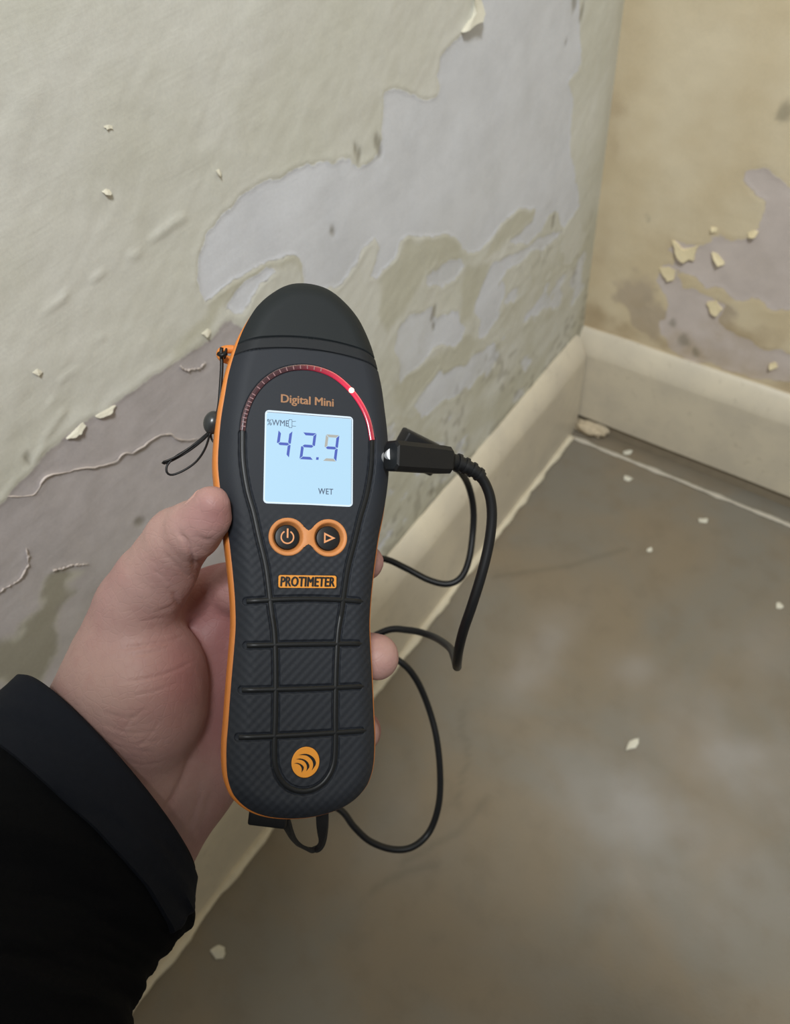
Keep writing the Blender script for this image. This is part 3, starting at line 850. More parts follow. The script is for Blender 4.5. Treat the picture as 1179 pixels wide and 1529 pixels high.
DW, DH, DT, SL, G = 4.6, 9.1, .92, .115, .13
def segs(x0, y0):
    w, h, t, g = DW, DH, DT, G; m = h / 2
    S = {'a': [(g, h), (w - g, h), (w - t - g, h - t), (t + g, h - t)],
         'g': [(.35 + g, m), (t + g, m + t / 2), (w - t - g, m + t / 2), (w - .35 - g, m), (w - t - g, m - t / 2), (t + g, m - t / 2)],
         'd': [(g, 0), (w - g, 0), (w - t - g, t), (t + g, t)],
         'f': [(0, h - g), (t, h - t - g), (t, m + t / 2 + g), (.35, m + g), (0, m + .3)],
         'b': [(w, h - g), (w - t, h - t - g), (w - t, m + t / 2 + g), (w - .35, m + g), (w, m + .3)],
         'e': [(0, g), (t, t + g), (t, m - t / 2 - g), (.35, m - g), (0, m - .3)],
         'c': [(w, g), (w - t, t + g), (w - t, m - t / 2 - g), (w - .35, m - g), (w, m - .3)]}
    return {k: [(x0 + x + SL * y, y0 + y) for x, y in v] for k, v in S.items()}
a = segs(-11.45, 29.6); flat_polys('digit', [a[k] for k in 'fgbc'], M['segment'], disp)
a = segs(-3.35, 29.4); flat_polys('digit', [a[k] for k in 'abged'], M['segment'], disp)
a = segs(4.5, 29.3); flat_polys('digit', [a[k] for k in 'bgc'], M['segment'], disp)
flat_polys('faded_segment', [a[k] for k in 'afd'], M['segment_faint'], disp)['label'] = 'faded grey digit segments'
flat_polys('decimal_point', [[(2.2, 29.5), (3.05, 29.5), (3.15, 30.4), (2.3, 30.4)]], M['segment'], disp)

def text_mesh(name, body, u0, u1, v0, v1, mt, parent, bold=0.0, n=None, lift=.05, ext=.04, shear=0.0, spacing=1.0):
    cu = bpy.data.curves.new(name, 'FONT'); cu.body = body; cu.size = 1; cu.extrude = .01
    cu.space_character = spacing; cu.resolution_u = 3
    tmp = bpy.data.objects.new(name, cu); COL.objects.link(tmp)
    bpy.context.view_layer.update()
    me = bpy.data.meshes.new_from_object(tmp.evaluated_get(bpy.context.evaluated_depsgraph_get()))
    bpy.data.objects.remove(tmp)
    V = np.empty(len(me.vertices) * 3, np.float32); me.vertices.foreach_get('co', V); V = V.reshape(-1, 3).astype(float)
    Fs = [tuple(p.vertices) for p in me.polygons]
    bpy.data.meshes.remove(me)
    lo, hi = V.min(0), V.max(0)
    u = u0 + (V[:, 0] - lo[0]) / (hi[0] - lo[0]) * (u1 - u0); v = v0 + (V[:, 1] - lo[1]) / (hi[1] - lo[1]) * (v1 - v0)
    parts = []
    for k, (du, dv) in enumerate([(0, 0)] if bold == 0 else [(-bold, 0), (bold, 0), (0, 0), (-bold / 2, bold / 2), (bold / 2, -bold / 2)]):
        q = np.stack([u + du, v + dv], -1); b = surf(q) + lift if n is None else np.full(len(q), n)
        parts.append((np.column_stack([q[:, 0] + shear * (v - v0), q[:, 1], b + np.where(V[:, 2] > 0, ext + .004 * k, -ext)]) * .001, Fs))
    VV, FF = join_parts(parts)
    return obj(name, make_mesh(name, VV, FF, False), mt, parent)
text_mesh('percent_wme_text', '%WME', -14.2, -7.1, 40.1, 42.15, M['lcd_text'], disp, .03, NS)
text_mesh('wet_text', 'WET', 3.1, 8.1, 18.0, 19.95, M['lcd_text'], disp, .05, NS, spacing=1.1)
def bar(x0, y0, x1, y1, w):
    d = np.array([x1 - x0, y1 - y0]); d /= np.linalg.norm(d); n = np.array([-d[1], d[0]]) * w / 2
    a, b = np.array([x0, y0]), np.array([x1, y1])
    return [a - n, b - n, b + n, a + n]
flat_polys('plug_icon', [bar(-7.1, 42.5, -6.0, 42.5, .16), bar(-6.0, 42.5, -6.0, 39.8, .16), bar(-6.0, 39.8, -7.1, 39.8, .16), bar(-7.2, 40.6, -7.2, 41.7, .16),
     bar(-7.2, 41.7, -6.9, 42.5, .16), bar(-7.2, 40.6, -6.9, 39.8, .16), bar(-6.0, 41.9, -4.7, 42.1, .16), bar(-6.0, 40.4, -4.7, 40.4, .16)], M['lcd_text'], disp)
text_mesh('model_lettering', 'Digital Mini', -9.7, 8.0, 47.3, 50.9, M['print'], meter, .11)['label'] = 'copper lettering reading Digital Mini'

# buttons
def button_surround():
    th = np.linspace(0, 2 * math.pi, 144, endpoint=False); parts = []
    for sx in (-1, 1):
        cx = 6.8 * sx; R = []
        for a in th:
            r = 6.2; ca, sa = math.cos(a), math.sin(a)
            if ca * -sx > .2:
                for q in np.arange(6.2, 9.5, .04):
                    x, y = cx + q * ca, q * sa
                    if x * sx < 0: break
                    d1 = math.hypot(x - 6.8, y) - 6.2; d2 = math.hypot(x + 6.8, y) - 6.2; d3 = max(abs(x) - 2.5, abs(y) - 1.9)
                    k = 1.5; e = -math.log(sum(math.exp(-d * k) for d in (d1, d2, d3))) / k
                    if e > .05: break
                    r = q
                if r > 6.2 and abs(cx + r * ca) < .09: r = abs(6.8 / ca)
            R.append(r)
        R = np.array(R); V = []
        for kind, h in (('R', -.6), ('R', .3), ('B', .55), (5.25, .6), (5.0, .45), (4.75, -.1), (4.3, -1.5), (4.0, -2.0)):
            rr = R if kind == 'R' else (np.where(R > 6.35, R, R - .25) if kind == 'B' else np.full(len(th), kind))
            q = np.stack([cx + rr * np.cos(th), 3.5 + rr * np.sin(th)], -1)
            V.append(np.column_stack([q, np.full(len(q), 4.6 - .03) + h]))
        parts.append((np.vstack(V), [tuple(f) for f in grid_faces(8, len(th), True)]))
    V, F = join_parts(parts)
    obj('button_surround', make_mesh('button_surround', V * .001, F, True, 40), M['orange_pale'], meter)['label'] = 'orange figure-eight button surround'
button_surround()
def button(cx, polys, sym):
    th = np.linspace(0, 2 * math.pi, 48, endpoint=False); V = []
    for r, h in ((4.05, 2.2), (4.05, 3.6), (3.85, 3.85), (3.0, 4.0), (1.5, 4.05), (.01, 4.06)):
        V.append(np.column_stack([cx + r * np.cos(th), 3.5 + r * np.sin(th), np.full(48, h)]))
    b = obj('button', make_mesh('button', np.vstack(V) * .001, [tuple(f) for f in grid_faces(6, 48, True)], True, 40), M['black'], meter)
    flat_polys(sym, polys, M['print_sym'], b, 4.08, .08)
M['print_sym'] = plain('orange_symbol', lin(222, 152, 100), .5, .03, 500)
arc = [(-6.8 + r * math.cos(t), 3.45 + r * math.sin(t)) for r, ts in ((2.25, np.radians(np.linspace(118, 422, 40))), (1.8, np.radians(np.linspace(422, 118, 40)))) for t in ts]
qs = [[arc[i], arc[i + 1], arc[78 - i], arc[79 - i]] for i in range(39)]
button(-6.8, qs + [bar(-6.75, 3.2, -6.75, 6.3, .55)], 'power_symbol')
tri = [np.array(p) for p in ((5.35, 5.35), (5.35, 1.75), (9.2, 3.55))]; tin = [np.array(p) for p in ((5.85, 4.5), (5.85, 2.6), (7.95, 3.55))]
button(6.8, [[tri[i], tri[(i + 1) % 3], tin[(i + 1) % 3], tin[i]] for i in range(3)], 'play_symbol')

# name plate
plate('name_plate_recess', rrect(-9.95, 9.95, -13.35, -8.55, .9), -.4, .06, M['black'], meter)
npl = plate('name_plate', rrect(-9.55, 9.5, -13.0, -8.9, .7), -.3, .22, M['amber'], meter)
npl['label'] = 'orange name plate with dark raised lettering'
text_mesh('maker_lettering', 'PROTIMETER', -8.85, 8.75, -12.5, -9.4, M['letter'] if 'letter' in M else M['black'], npl, .17, None, .26, .1, .06, 1.04)

# emblem
c0 = np.array([0, -67.5]); th = np.linspace(0, 2 * math.pi, 56, endpoint=False)
plate('emblem_recess', np.stack([c0[0] + 4.75 * np.cos(th), c0[1] + 5.0 * np.sin(th)], -1), -.4, .05, M['black'], meter)
em = plate('emblem', np.stack([c0[0] + 4.45 * np.cos(th), c0[1] + 4.7 * np.sin(th)], -1), -.3, .16, M['amber'], meter)
em['label'] = 'round orange emblem with three dark crescents'
for outer, inner in [
    ([(-.52,.5),(-.2,.55),(.1,.53),(.4,.4),(.62,.2),(.74,-.03),(.7,-.25),(.44,-.56)], [(.54,-.28),(.52,-.05),(.42,.14),(.24,.32),(.02,.44),(-.25,.48)]),
    ([(-.67,.24),(-.4,.27),(-.08,.18),(.14,.02),(.26,-.18),(.26,-.35),(.05,-.58)], [(.1,-.38),(.08,-.2),(-.02,-.02),(-.2,.12),(-.42,.2)]),
    ([(-.82,-.03),(-.6,0),(-.36,-.08),(-.18,-.22),(-.12,-.38),(-.28,-.65)], [(-.27,-.42),(-.32,-.28),(-.44,-.14),(-.62,-.06)])]:
    o = catmull(outer, 16); i = catmull([outer[-1]] + inner + [outer[0]], 16)
    qs = [[o[k], o[k + 1], i[14 - k], i[15 - k]] for k in range(15)]
    qs = [[np.array(p) * [4.45, 4.7] + c0 for p in q] for q in qs]
    flat_polys('crescent', qs, M['black'], em, float(surf(c0)[0]) + .17, .04)

# lanyard lug and socket
P = catmull([(-24.5, 68.5, -6), (-27.0, 68.2, -6), (-28.6, 67.3, -6), (-28.9, 65.9, -6), (-27.8, 64.9, -6), (-25.4, 64.3, -6), (-24.0, 64.0, -6)], 30)
V, F = tube(P, 1.45, 12)
obj('lanyard_lug', make_mesh('lanyard_lug', V * .001, F), M['orange'], meter)['label'] = 'orange lanyard lug'
V, F = tube([(26.5, 32.0, -8), (28.4, 32.0, -8), (28.7, 32.0, -8), (28.9, 32.0, -8)], [3.4, 3.4, 3.2, 2.4], 24)
obj('socket', make_mesh('socket', V * .001, F, True, 40), M['plug'], meter)['label'] = 'black cable socket'

# ------------------------------------------------------------------ lanyard
lug = dev_world(-28.6, 66.2, -6)
lan = empty('lanyard', None, lug)
tag(lan, 'thin black cord lanyard with bead and loose loops hanging from the orange lug', 'lanyard')
rel = lambda pts: np.array([np.asarray(p) - lug for p in pts])
DL = .2475
c_ = lambda x, y, d=DL: at(x, y, d)
ring = [dev_world(-26.6 + 1.9 * math.cos(a), 66.9 - 1.5 * 0, -6 + 1.9 * math.sin(a)) * 0 + dev_world(-27.4 + .3 * math.cos(a), 66.3 + 2.2 * math.cos(a), -6 + 1.75 * math.sin(a)) for a in np.linspace(0, 2 * math.pi, 25)]
parts = [tube(rel(ring), .00042, 8)]
parts.append(tube(rel(catmull([c_(331, 519), c_(330, 527), c_(331, 545), c_(329, 580), c_(327, 604), c_(324, 620)], 24)), .00062, 10))
parts.append(tube(rel([c_(326, 528, .246), c_(331, 531, .2455), c_(338, 527, .246)]), .0008, 10))
for pts in [[(317, 640), (306, 650), (288, 665), (268, 679), (252, 687), (243, 690), (246, 692), (262, 685), (285, 671), (305, 655), (314, 645)],
            [(316, 642), (300, 657), (278, 672), (262, 682), (250, 694), (249, 705), (257, 709), (275, 702), (293, 689), (306, 670), (314, 646)],
            [(314, 646), (316, 656), (320, 661)]]:
    parts.append(tube(rel(catmull([c_(x, y, DL + .001 * math.sin(i)) for i, (x, y) in enumerate(pts)], 60)), .00038, 8))
V, F = join_parts(parts)
obj('cord', make_mesh('cord', V, F), M['cable'], lan)
bd = ball('bead', c_(317.5, 631) - lug, (.0031, .0031, .0040), M['bead'], lan, 28)
bd.rotation_euler = (Matrix((CR @ rot3(0, 0, math.radians(-14))).tolist()) @ Matrix.Rotation(math.pi / 2, 3, 'X')).to_euler()
bd['label'] = 'oval charcoal cord bead'

# ------------------------------------------------------------------ probe lead: plug, cord, probe handle
plug_tip = dev_world(29.2, 32.0, -8.0)
lead = empty('probe_lead', None, plug_tip)
tag(lead, 'black cable plugged into right side of the meter, looping behind the hand', 'cable')
def rl(pts): return np.array([np.asarray(p) - plug_tip for p in pts])
dp = .249
# plug body: chamfered box from (582,684) to (674,692)
A = at(582.5, 680.5, .2475); Bq = at(671, 688, .262)
ax = (Bq - A); Lp = np.linalg.norm(ax); ax /= Lp
upv = CR @ np.array([0.05, 1, 0]); upv -= ax * (upv @ ax); upv /= np.linalg.norm(upv); sd = np.cross(ax, upv)
def oct_ring(c, w, h, ch):
    return [c + sd * x + upv * y for x, y in ((w - ch, h), (w, h - ch), (w, -h + ch), (w - ch, -h), (-w + ch, -h), (-w, -h + ch), (-w, h - ch), (-w + ch, h))]
V = []
for s, w, h in ((0, .0040, .0044), (.0006, .0046, .0051), (Lp * .8, .0046, .0049), (Lp * .93, .0044, .0047), (Lp, .0032, .0034)):
    V += oct_ring(A + ax * s, w, h, .0016)
F = [tuple(f) for f in grid_faces(5, 8, True)] + [tuple(range(8))[::-1], tuple(range(32, 40))]
obj('plug', make_mesh('plug', np.array(V) - plug_tip, F, True, 25), M['plug'], lead)
V, F = tube(rl([dev_world(28.0, 32.6, -6.2), A + ax * .001 + upv * .0006]), .0022, 20)
obj('plug_collar', make_mesh('plug_collar', V, F, True, 40), M['metal'], lead)['label'] = 'bright metal plug collar'
# strain relief: ribbed taper
SRP = catmull([Bq - ax * .001, at(683, 691, .263), at(699, 698, .264), at(713, 707, .265), at(719, 713, .2655)], 41)
parts = [tube(rl(SRP), np.linspace(.0030, .0022, 41), 16)]
for i in (10, 18, 26, 34): parts.append(tube(rl(SRP[i:i + 4]), .0037 - .00003 * i, 16))
V, F = join_parts(parts)
obj('strain_relief', make_mesh('strain_relief', V, F, True, 40), M['plug'], lead)
CORD = [(713,707,.265),(724,722,.266),(732,745,.267),(734,775,.268),(729,815,.269),(718,860,.270),(704,905,.272),(692,940,.276),(685,968,.282),(682,990,.294),(682,995,.315),(678,981,.342),(670,966,.368),(645,950,.40),(610,941,.415),(570,944,.42),
        (500,990,.42),(430,1080,.42),(440,1160,.42),(475,1190,.42),(510,1211,.42),(528,1234,.42),(552,1256,.422),(585,1268,.424),(615,1265,.426),(640,1243,.43),(654,1205,.43),(657,1160,.43),(652,1105,.43),(640,1058,.43),(622,1016,.425),(600,990,.42),
        (565,972,.42),(515,960,.42),(480,905,.42),(510,850,.42),(540,834,.424),(575,835,.428),(605,848,.43),(640,866,.43),(668,872,.43),(688,862,.43),(700,835,.43),(706,790,.43),(706,755,.425),(699,725,.415),(688,706,.40),(672,692,.385),(655,682,.37),(640,676,.358)]
path = catmull([at(*p) for p in CORD], 520)
V, F = tube(rl(path), .00192, 14)
obj('cord', make_mesh('cord', V, F), M['cable'], lead)
# probe handle: flat rounded box behind the plug
pc = [at(606, 640, .335), at(662, 668, .345)]
e1 = pc[1] - pc[0]; l1 = np.linalg.norm(e1); e1 /= l1
e2 = at(560, 678, .335) - pc[0]; e2 -= e1 * (e2 @ e1); e2 /= np.linalg.norm(e2); e3 = np.cross(e1, e2)
def rbox(o, ex, ey, ez, lx, ly, lz, r):
    bm = bmesh.new(); bmesh.ops.create_cube(bm, size=1)
    for v in bm.verts: v.co = Vector(((v.co.x) * lx, v.co.y * ly, v.co.z * lz))
    bmesh.ops.bevel(bm, geom=bm.edges[:], offset=r, segments=3, affect='EDGES', profile=.5)
    V = np.array([o + ex * v.co.x + ey * v.co.y + ez * v.co.z for v in bm.verts]); bm.verts.index_update()
    F = [tuple(v.index for v in f.verts) for f in bm.faces]; bm.free(); return V, F
l2 = .0145
V, F = rbox(pc[0] + e1 * l1 / 2 + e2 * l2 / 2, e1, e2, e3, l1, l2, .009, .0012)
obj('probe_handle', make_mesh('probe_handle', V - plug_tip, F, True, 40), M['plug'], lead)['label'] = 'flat black probe handle behind the plug'

# ------------------------------------------------------------------ wrist strap hanging below the meter
st0 = at(400, 1224, .262)
strap = empty('wrist_strap', None, st0)
tag(strap, 'short black webbing strap end hanging below the bottom of the meter', 'strap')
def webbing(name, pts, width_dir, w, th=.0012):
    P = catmull(pts, 50); T = np.gradient(P, axis=0); T /= np.linalg.norm(T, axis=1)[:, None]
    V = []
    for p, t, wd_ in zip(P, T, catmull(width_dir, 50)):
        wv = wd_ - t * (wd_ @ t); wv /= np.linalg.norm(wv); nn = np.cross(t, wv)
        V += [p + wv * w / 2 + nn * th / 2, p - wv * w / 2 + nn * th / 2, p - wv * w / 2 - nn * th / 2, p + wv * w / 2 - nn * th / 2]
    F = [tuple(f) for f in grid_faces(50, 4, True)] + [(0, 1, 2, 3), (199, 198, 197, 196)]
    return obj(name, make_mesh(name, np.array(V) - st0, F, True, 40), M['webbing'], strap)
X, Y, Z = CR[:, 0], CR[:, 1], CR[:, 2]
V, F = rbox(at(400, 1219, .259), CR @ np.array([.993, -.12, 0]), CR @ np.array([.12, .993, 0]), Z, .0134, .0068, .003, .0008)
obj('strap_keeper', make_mesh('strap_keeper', V - st0, F, True, 40), M['plug'], strap)
webbing('webbing', [at(424, 1222, .265), at(430, 1238, .268), at(440, 1255, .273), at(456, 1267, .279), at(470, 1268, .282), at(479, 1258, .280), at(481, 1235, .277), at(481, 1205, .274)],
        [Z * .5 + X, Z * .7 + X, Z + X * .8, Z + X * .2 + Y * .5, Z + Y * .3, Z * .6 + X * .5, X, X], .0046)

# ------------------------------------------------------------------ person: hand (one continuous body) and jacket sleeve
def cp(x, y, d):   # camera frame, millimetres
    d = d * 1.0
    return np.array([(x - W_PX / 2) / F_PX * d, -(y - H_PX / 2) / F_PX * d, -d])

def surface_nets(f, lo, st, smooth):
    n = f.shape; s = f < 0
    tot = np.zeros((n[0] - 1, n[1] - 1, n[2] - 1), np.int8)
    for i in (0, 1):
        for j in (0, 1):
            for k in (0, 1):
                tot += s[i:n[0] - 1 + i, j:n[1] - 1 + j, k:n[2] - 1 + k]
    act = (tot > 0) & (tot < 8); ids = np.full(act.shape, -1, np.int64); ci = np.argwhere(act); ids[act] = np.arange(len(ci))
    acc = np.zeros((len(ci), 3)); cnt = np.zeros(len(ci))
    cor = [(i, j, k) for i in (0, 1) for j in (0, 1) for k in (0, 1)]
    for a in cor:
        for b in cor:
            if sum(abs(x - y) for x, y in zip(a, b)) == 1 and a < b:
                fa = f[tuple((ci + a).T)]; fb = f[tuple((ci + b).T)]
                m = (fa < 0) != (fb < 0); t = fa[m] / (fa[m] - fb[m])
                acc[m] += np.array(a) + t[:, None] * (np.array(b) - np.array(a)); cnt[m] += 1
    V = np.asarray(lo) + st * (ci + acc / cnt[:, None])
    Fq = []
    for axis in range(3):
        o1, o2 = [(1, 2), (2, 0), (0, 1)][axis]
        sl0 = [slice(None)] * 3; sl1 = [slice(None)] * 3; sl0[axis] = slice(0, -1); sl1[axis] = slice(1, None)
        A, Bb = s[tuple(sl0)], s[tuple(sl1)]
        E = np.argwhere(A != Bb); E = E[(E[:, o1] > 0) & (E[:, o2] > 0) & (E[:, o1] < n[o1] - 1) & (E[:, o2] < n[o2] - 1)]
        d1 = np.zeros(3, int); d1[o1] = 1; d2 = np.zeros(3, int); d2[o2] = 1
        q4 = np.stack([ids[tuple((E - d1 - d2).T)], ids[tuple((E - d2).T)], ids[tuple(E.T)], ids[tuple((E - d1).T)]], -1)
        ins = A[tuple(E.T)]
        q4[~ins] = q4[~ins][:, ::-1]
        Fq.append(q4)
    Fq = np.vstack(Fq)
    return relax(V, Fq, smooth), Fq

def relax(V, Fq, times):
    for it in range(times):
        S = np.zeros_like(V); c = np.zeros(len(V))
        for a, b in ((0, 1), (1, 2), (2, 3), (3, 0)):
            for k in range(3):
                S[:, k] += np.bincount(Fq[:, a], V[Fq[:, b], k], len(V)) + np.bincount(Fq[:, b], V[Fq[:, a], k], len(V))
            c += np.bincount(Fq[:, a], minlength=len(V)) + np.bincount(Fq[:, b], minlength=len(V))
        V = V * .5 + .5 * S / c[:, None]
    return V

def subdivide_quads(V, Fq):
    n = len(V); E = np.vstack([np.sort(Fq[:, [i, (i + 1) % 4]], 1) for i in range(4)])
    u, inv = np.unique(E[:, 0] * n + E[:, 1], return_inverse=True)
    mid = (V[u // n] + V[u % n]) / 2; em = inv.reshape(4, -1).T + n
    fc = V[Fq].mean(1); fi = np.arange(len(Fq)) + n + len(u)
    F2 = np.vstack([np.stack([Fq[:, i], em[:, i], fi, em[:, (i + 3) % 4]], -1) for i in range(4)])
    return np.vstack([V, mid, fc]), F2

def vert_normals(V, Fq):
    fn = np.cross(V[Fq[:, 2]] - V[Fq[:, 0]], V[Fq[:, 3]] - V[Fq[:, 1]]); N = np.zeros_like(V)
    for i in range(4):
        for k in range(3): N[:, k] += np.bincount(Fq[:, i], fn[:, k], len(V))
    return N / np.maximum(np.linalg.norm(N, axis=1), 1e-12)[:, None]

def press_creases(V, Fq):
    """skin folds of the palm side, pressed into the surface along its normal (millimetres)"""
    N = vert_normals(V, Fq); vd = -V / np.linalg.norm(V, axis=1)[:, None]
    face = np.clip((N * vd).sum(1) * 2.5, 0, 1)
    px = np.stack([V[:, 0] / -V[:, 2] * F_PX + W_PX / 2, -V[:, 1] / -V[:, 2] * F_PX + H_PX / 2], -1)
    D = np.zeros(len(V))
    def crease(pts, w, dep, dmax=262, bulge=.25):
        c = catmull(pts, 24); m = (px[:, 0] > c[:, 0].min() - 25) & (px[:, 0] < c[:, 0].max() + 25) & (px[:, 1] > c[:, 1].min() - 25) & (px[:, 1] < c[:, 1].max() + 25) & (V[:, 2] > -dmax) & (face > 0)
        d = seg_dist(px[m], c); L = np.linalg.norm(c[0] - c[-1])
        end = np.minimum(np.linalg.norm(px[m] - c[0], axis=1), np.linalg.norm(px[m] - c[-1], axis=1))
        fade = sstep(0, .22 * L, end) * .85 + .15
        D[m] += fade * dep * (np.exp(-(d / w) ** 2) - bulge * np.exp(-((d - 2.6 * w) / (1.5 * w)) ** 2))
    crease([(266, 794), (276, 806), (284, 822), (289, 840), (290, 852)], 3.0, .85, 262, .08)
    crease([(243, 824), (258, 838), (272, 853), (286, 866)], 3.2, .35, 262, .08)
    crease([(256, 880), (262, 893), (268, 906), (280, 920)], 4.0, .55, 262, .08)
    crease([(262, 900), (250, 908), (236, 912)], 3.0, .2)
    crease([(296, 800), (306, 806), (316, 806)], 3.0, .25)
    for pts, dep in [([(180, 968), (215, 964), (250, 958), (280, 946)], .32), ([(195, 980), (230, 973), (262, 962)], .2),
                     ([(175, 1020), (215, 1014), (256, 1003), (292, 985)], .28), ([(190, 1040), (230, 1032), (270, 1018)], .16),
                     ([(150, 1080), (190, 1094), (240, 1092)], .13), ([(160, 1096), (195, 1112), (245, 1104)], .11), ([(165, 1112), (205, 1120), (235, 1124)], .13),
                     ([(175, 1132), (212, 1142), (248, 1138)], .1), ([(150, 1062), (185, 1072), (215, 1070)], .14),
                     ([(185, 1090), (200, 1070), (225, 1055)], .14), ([(200, 1120), (222, 1100), (240, 1075)], .14),
                     ([(205, 930), (225, 925), (250, 922)], .14), ([(225, 850), (240, 858), (258, 876)], .15)]:
        crease(pts, 2.2, dep)
    crease([(290, 1120), (280, 1145), (264, 1182), (242, 1216)], 5, .7, 280)
    crease([(300, 1180), (290, 1215), (278, 1250)], 5, .4, 285)
    crease([(318, 1175), (306, 1215), (292, 1255)], 5, .3, 285)
    # tendon and soft irregularity
    q = V * .09
    soft = .35 * fbm(q[:, 0] + q[:, 2], q[:, 1] - q[:, 2] * .6, 3, 3)
    return V - N * (D * face)[:, None] + N * soft[:, None]

def build_hand():
    lo = np.array([-158., -200., -332.]); hi = np.array([14., 22., -212.]); st = 1.25
    n = np.ceil((hi - lo) / st).astype(int)
    g = [lo[k] + st * np.arange(n[k]) for k in range(3)]
    X, Y, Z = np.meshgrid(*g, indexing='ij')
    P = np.stack([X, Y, Z], -1).astype(np.float32)
    def cap(a, b, ra, rb):
        a, b = np.float32(a), np.float32(b); d = b - a
        t = np.clip(((P - a) @ d) / (d @ d), 0, 1)
        return np.linalg.norm(P - a - t[..., None] * d, axis=-1) - (ra + (rb - ra) * t)
    def ell(c, ax_, R3):
        q = (P - np.float32(c)) @ np.float32(R3).T / np.float32(ax_)
        k = np.linalg.norm(q, axis=-1); k2 = np.linalg.norm(q / np.float32(ax_), axis=-1) + 1e-6
        return k * (k - 1) / k2
    def chain(pts, k=2.0):
        f = None
        for (a, ra), (b, rb) in zip(pts[:-1], pts[1:]):
            c = cap(a, b, ra, rb); f = c if f is None else smin(f, c, k)
        return f
    def smin(a, b, k):
        h = np.clip(.5 + .5 * (b - a) / k, 0, 1); return b + (a - b) * h - k * h * (1 - h)
    def smax(a, b, k): return -smin(-a, -b, k)
    # palm
    f = cap(cp(190, 1165, 279), cp(350, 880, 291), 18, 11)
    f = smin(f, cap(cp(200, 1165, 282), cp(385, 960, 294), 18, 11.5), 8)
    f = smin(f, cap(cp(210, 1180, 285), cp(390, 1045, 296), 18, 12), 8)
    f = smin(f, cap(cp(220, 1195, 286), cp(375, 1120, 295), 18, 11), 8)
    # heel of the hand on the little-finger side
    f = smin(f, cap(cp(274, 1150, 285), cp(198, 1288, 281), 19.5, 21), 7)
    f = smin(f, cap(cp(300, 1110, 292), cp(270, 1170, 289), 15, 18), 8)
    # wrist and forearm
    f = smin(f, cap(cp(180, 1165, 274), cp(10, 1420, 262), 28, 33), 10)
    # thumb mound
    th = cap(cp(208, 1024, 263), cp(182, 1160, 268), 22.5, 21)
    th = smin(th, cap(cp(150, 1060, 268), cp(204, 905, 259), 19.5, 14), 8)
    th = smin(th, cap(cp(222, 1000, 263), cp(226, 1060, 265), 18.5, 19), 6)
    f = smin(f, th, 3.5)
    # web between thumb and index finger
    f = smin(f, cap(cp(225, 905, 268), cp(315, 880, 287), 8, 9), 6)
    # thumb
    tb = chain([(cp(204, 905, 259), 13.4), (cp(226, 868, 255), 13.0), (cp(248, 835, 250), 11.4), (cp(266, 806, 245), 11.0), (cp(288, 789, 238), 9.0), (cp(304, 775, 234), 7.2), (cp(316, 752, 231), 5.9)], 2)
    tb = smin(tb, cap(cp(292, 797, 238), cp(317, 776, 233.5), 7.8, 5.9), 3)
    tb = smin(tb, cap(cp(262, 838, 249), cp(258, 860, 252), 6.8, 7.5), 3)
    f = smin(f, tb, 3.5)
    # fingers, bent behind the meter, tips at its right edge
    for pts in [
        [(cp(350, 880, 283), 10.5), (cp(440, 855, 309), 9.4), (cp(522, 842, 301), 8.2), (cp(546, 840, 276), 6.9)],
        [(cp(385, 960, 287), 10.8), (cp(470, 965, 314), 9.8), (cp(556, 978, 304), 8.9), (cp(562, 981, 272), 8.5)],
        [(cp(390, 1045, 289), 10.5), (cp(470, 1070, 313), 9.4), (cp(538, 1092, 300), 8.0), (cp(540, 1095, 272), 6.6)],
        [(cp(375, 1120, 288), 9.5), (cp(440, 1150, 308), 8.2), (cp(500, 1165, 297), 7.0), (cp(512, 1165, 275), 6.0)]]:
        f = smin(f, chain(pts, 2.0), 2.2)
    # creases
    # keep the palm and fingers out of the meter: flatten against its back
    o = DO * 1000; q = (P - np.float32(o)) @ np.float32(DB)
    u, v, w = q[..., 0], q[..., 1], q[..., 2]
    hw = np.interp(-v.ravel(), [-HALF[i][1] for i in range(len(HALF))], [HALF[i][0] for i in range(len(HALF))]).reshape(v.shape).astype(np.float32)
    inner = np.maximum(np.maximum(np.abs(u) - hw - .7, np.maximum(v - 92, -85 - v)), np.maximum(w - 1.0, -20.6 - w))
    f = smax(f, -(inner), 1.5)
    V, Fq = surface_nets(f, lo, st, 3)
    V, Fq = subdivide_quads(V, Fq)
    V = relax(V, Fq, 2)
    V = press_creases(V, Fq)
    base = cp(180, 1165, 274)
    depth = -V[:, 2]
    flush_shade = sstep(264, 284, depth) * .9  # reddish skin, deepened with depth to paint in the palm's shade behind the meter
    flush_shade *= 1 - .65 * sstep(1090, 1170, -V[:, 1] / -V[:, 2] * F_PX + H_PX / 2)
    for x, y, d, r in [(275, 1010, 250, 14), (330, 765, 230, 8), (283, 985, 252, 14), (160, 900, 262, 10)]:
        flush_shade = np.maximum(flush_shade, .55 * np.exp(-(np.linalg.norm(V - cp(x, y, d), axis=1) / r) ** 2))
    return V, Fq, flush_shade

HV, HF, FLUSH_SHADE = build_hand()
HW = (CAM_LOC + (HV * .001) @ CR.T)
hb = at(180, 1165, .274)
hme = make_mesh('person', HW - hb, HF)
set_attr(hme, 'flush_shade', FLUSH_SHADE)
person = obj('person', hme, M['skin'], None, hb)
tag(person, 'left hand in a dark jacket sleeve gripping the moisture meter, thumb along its left edge', 'person')

